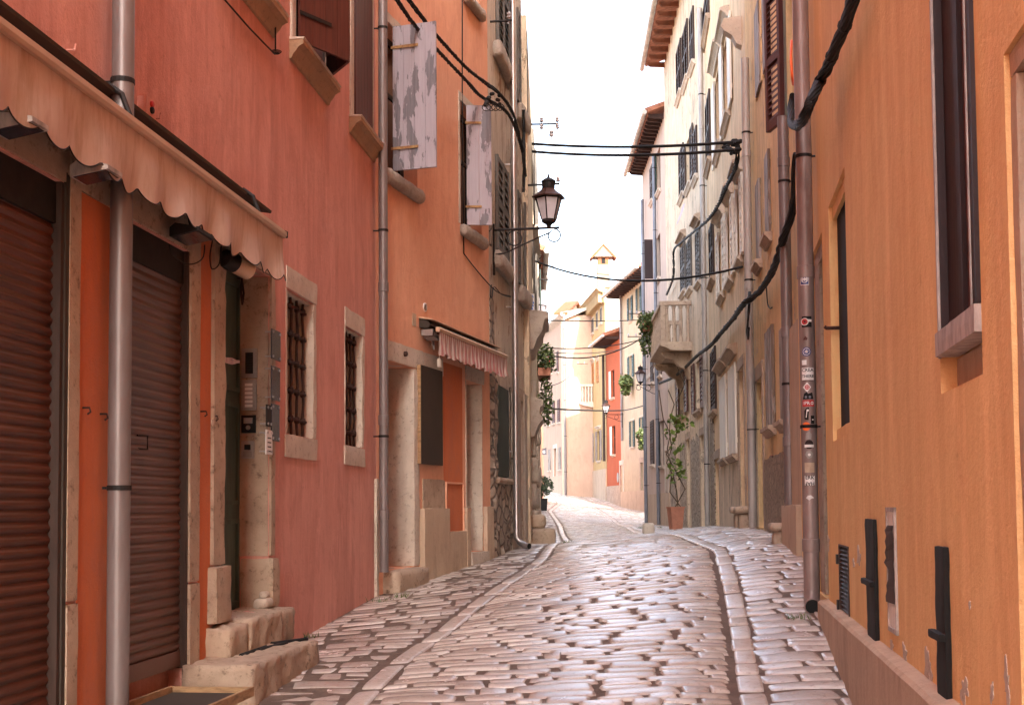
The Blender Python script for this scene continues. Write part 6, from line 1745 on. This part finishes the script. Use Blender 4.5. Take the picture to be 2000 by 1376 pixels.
c = depth_p(1077, 268, 20); mb = MB(); insulator(mb, c, 1.2); mb.tube([c, c - V((0, 0, .09))], .01, 6); tag(mb.build('insulator', 'porcelain', smooth=True), 'single glass insulator sitting on the upper crossing cable', 'insulator')
# crossing wires
def wire(a, b, s, r, label, group='cables crossing the street'):
    mb = MB(); mb.tube(sag(a, b, s), r, 6); tag(mb.build('overhead_cable', 'cable', smooth='all'), label, 'cable', group)
wire(depth_p(1040, 281, 20), A(R3, 1440, 277, .15), .06, .022, 'upper of the two thick cables crossing below the roofs')
wire(depth_p(1040, 296, 20), A(R3, 1440, 292, .15), .07, .022, 'lower of the two thick cables crossing below the roofs')
wire(depth_p(1046, 510, 24), A(R3, 1450, 521, .1), .28, .018, 'sagging cable crossing below the lantern')
wire(depth_p(1050, 513, 36), depth_p(1262, 541, 45), .1, .008, 'thin wire just under the sagging cable')
wire(depth_p(1033, 624, 28), depth_p(1258, 624, 44), .04, .014, 'straight cable crossing at balcony height')
wire(depth_p(1052, 678, 36), depth_p(1262, 660, 44), .16, .016, 'upper cable above the distant lantern')
wire(depth_p(1052, 686, 36), depth_p(1215, 681, 56), .12, .014, 'second cable above the distant lantern')
wire(depth_p(1058, 690, 36), depth_p(1262, 654, 44), .40, .02, 'deeply sagging twisted cable above the balcony of the ochre house')
wire(depth_p(1050, 796, 36), depth_p(1218, 801, 58), .04, .028, 'thick straight cable crossing in front of the distant lantern')
wire(depth_p(1218, 801, 58), depth_p(1262, 790, 45), .02, .022, 'end of the thick cable tied to the beige house')
wire(depth_p(1066, 754, 38), depth_p(1112, 734, 60), .1, .014, 'left cable by the flower box')
# right hand bundles
rb1 = [A(R1, 1672, -14, .08), A(R1, 1650, 50, .08), A(R1, 1625, 110, .09), A(R1, 1602, 158, .10), A(R1, 1583, 200, .20), A(R1, 1567, 236, .22), A(R1, 1553, 246, .16), A(R1, 1545, 236, .1), A(R1, 1546, 208, .05), A(R1, 1549, 185, .03)]
t = thing('cable_bundle', rb1[0], 'thick black cable bundle sweeping down the orange wall over the brown drainpipe', 'cable')
bundle(rb1, 9, .030, .010, 2.5).build('strands', 'cable', t, smooth='all')
mb = MB()
for q in (1, 2, 3): 
    d = (rb1[q + 1] - rb1[q]).normalized(); mb.lathe(rb1[q], [(.034, -.006), (.038, -.006), (.038, .006), (.034, .006)], 12, d)
mb.build('strap', 'iron', t)
rb2 = [A(R2, 1557, 300, .1), A(R2, 1553, 360, .1), A(R2, 1547, 415, .12), A(R2, 1531, 462, .14), A(R2, 1518, 505, .12), A(R2, 1500, 545, .1), A(R2, 1478, 574, .12), A(R3, 1452, 594, .22), A(R3, 1432, 622, .12), A(R3, 1410, 648, .12), A(R3, 1388, 674, .2), A(R4, 1362, 694, .2), A(R4, 1335, 720, .12), A(R4, 1312, 738, .12), A(R5, 1288, 748, .2)]
t = thing('cable_bundle', rb2[0], 'long black cable bundle looping along the yellow and cream houses', 'cable')
bundle(rb2, 7, .035, .014, 2.5).build('strands', 'cable', t, smooth='all')
rb3 = [A(R3, 1441, 284, .15), A(R3, 1437, 325, .15), A(R3, 1420, 362, .12), A(R3, 1402, 402, .14), A(R3, 1380, 432, .2), A(R4, 1352, 455, .15), A(R4, 1330, 474, .12), A(R4, 1316, 490, .12), A(R4, 1315, 540, .12), A(R5, 1302, 575, .15)]
t = thing('cable_bundle', rb3[0], 'twisted cable running down from the crossing cables across the cream house', 'cable')
bundle(rb3, 4, .03, .013, 6).build('strands', 'cable', t, smooth='all')
t = thing('cable_clamp', A(R3, 1440, 284, .1), 'row of dark insulators where the crossing cables meet the cream house', 'cable clamps')
for k in range(14):
    mb = MB(); c = A(R3, 1415 + k * 2.2, 280 + random.uniform(-6, 20), .16); mb.lathe(c, [(.015, -.05), (.03, -.03), (.03, .03), (.015, .05)], 8, V((1, random.gauss(0, .4), random.gauss(0, .4))).normalized()); mb.build('clamp', 'cable', t, smooth='all')
mb = MB()
for k in range(4): mb.tube(catmull([A(R2, 1466 - k, 570, .12), A(R3, 1462 - k * .5, 620 + 3 * k, .2), A(R3, 1458 + k, 650 + 4 * k, .2), A(R3, 1463, 640, .22)], 5), .012, 5)
tag(mb.build('cable', 'cable', smooth='all'), 'loose loop of cable hanging beside the cream house drainpipe', 'cable')
mb = MB(); mb.tube(catmull([A(R1, 1546, 80, .03), A(R1, 1545, 110, .05), A(R1, 1547, 150, .05), A(R1, 1549, 165, .03)], 6), .012, 8); tag(mb.build('conduit', 'orange_ink', smooth='all'), 'short bright orange conduit left of the brown drainpipe', 'conduit')
mb = MB(); mb.tube(catmull([A(R2, 1496, 540, .05), A(R2, 1499, 590, .05), A(R2, 1504, 602, .06), A(R2, 1508, 600, .06)], 5), .008, 5); tag(mb.build('cable', 'cable', smooth='all'), 'short cable end hooked on the yellow wall below the long bundle', 'cable')
# laundry
c = A(R4, 1336, 400, .3); t = thing('laundry', c, 'small white and lilac cloth hanging out of the old cream house', 'laundry')
mb = MB(); 
for k in range(9):
    for j in range(5): mb.v.append(c + V((.02 * math.sin(j * 2 + k * .4) - .02 * k, (j - 2) * .09 * (1 - .06 * k), -.055 * k + .02 * math.sin(j))))
for k in range(8):
    for j in range(4): a = k * 5 + j; mb.f.append((a, a + 1, a + 6, a + 5))
mb.build('cloth', 'cloth_w', t, smooth='all')
# grass tufts between stones
mb = MB()
for (x, y) in ((785, 1163), (740, 1172), (852, 1118), (1560, 1205), (1105, 1058), (1250, 1030), (1290, 1030), (590, 1243), (820, 1132), (1166, 978), (1135, 970)):
    p = ray_ground(x, y)
    for k in range(24):
        a = random.uniform(0, 6.28); q = p + V((random.gauss(0, .05), random.gauss(0, .05), -.01)); h = random.uniform(.02, .06)
        mb.poly([q + V((.004, 0, 0)), q - V((.004, 0, 0)), q + V((math.cos(a) * h * .6, math.sin(a) * h * .6, h))])
tag(mb.build('weeds', 'leaf'), 'small green weeds growing between the paving stones', 'weeds', kind='stuff')
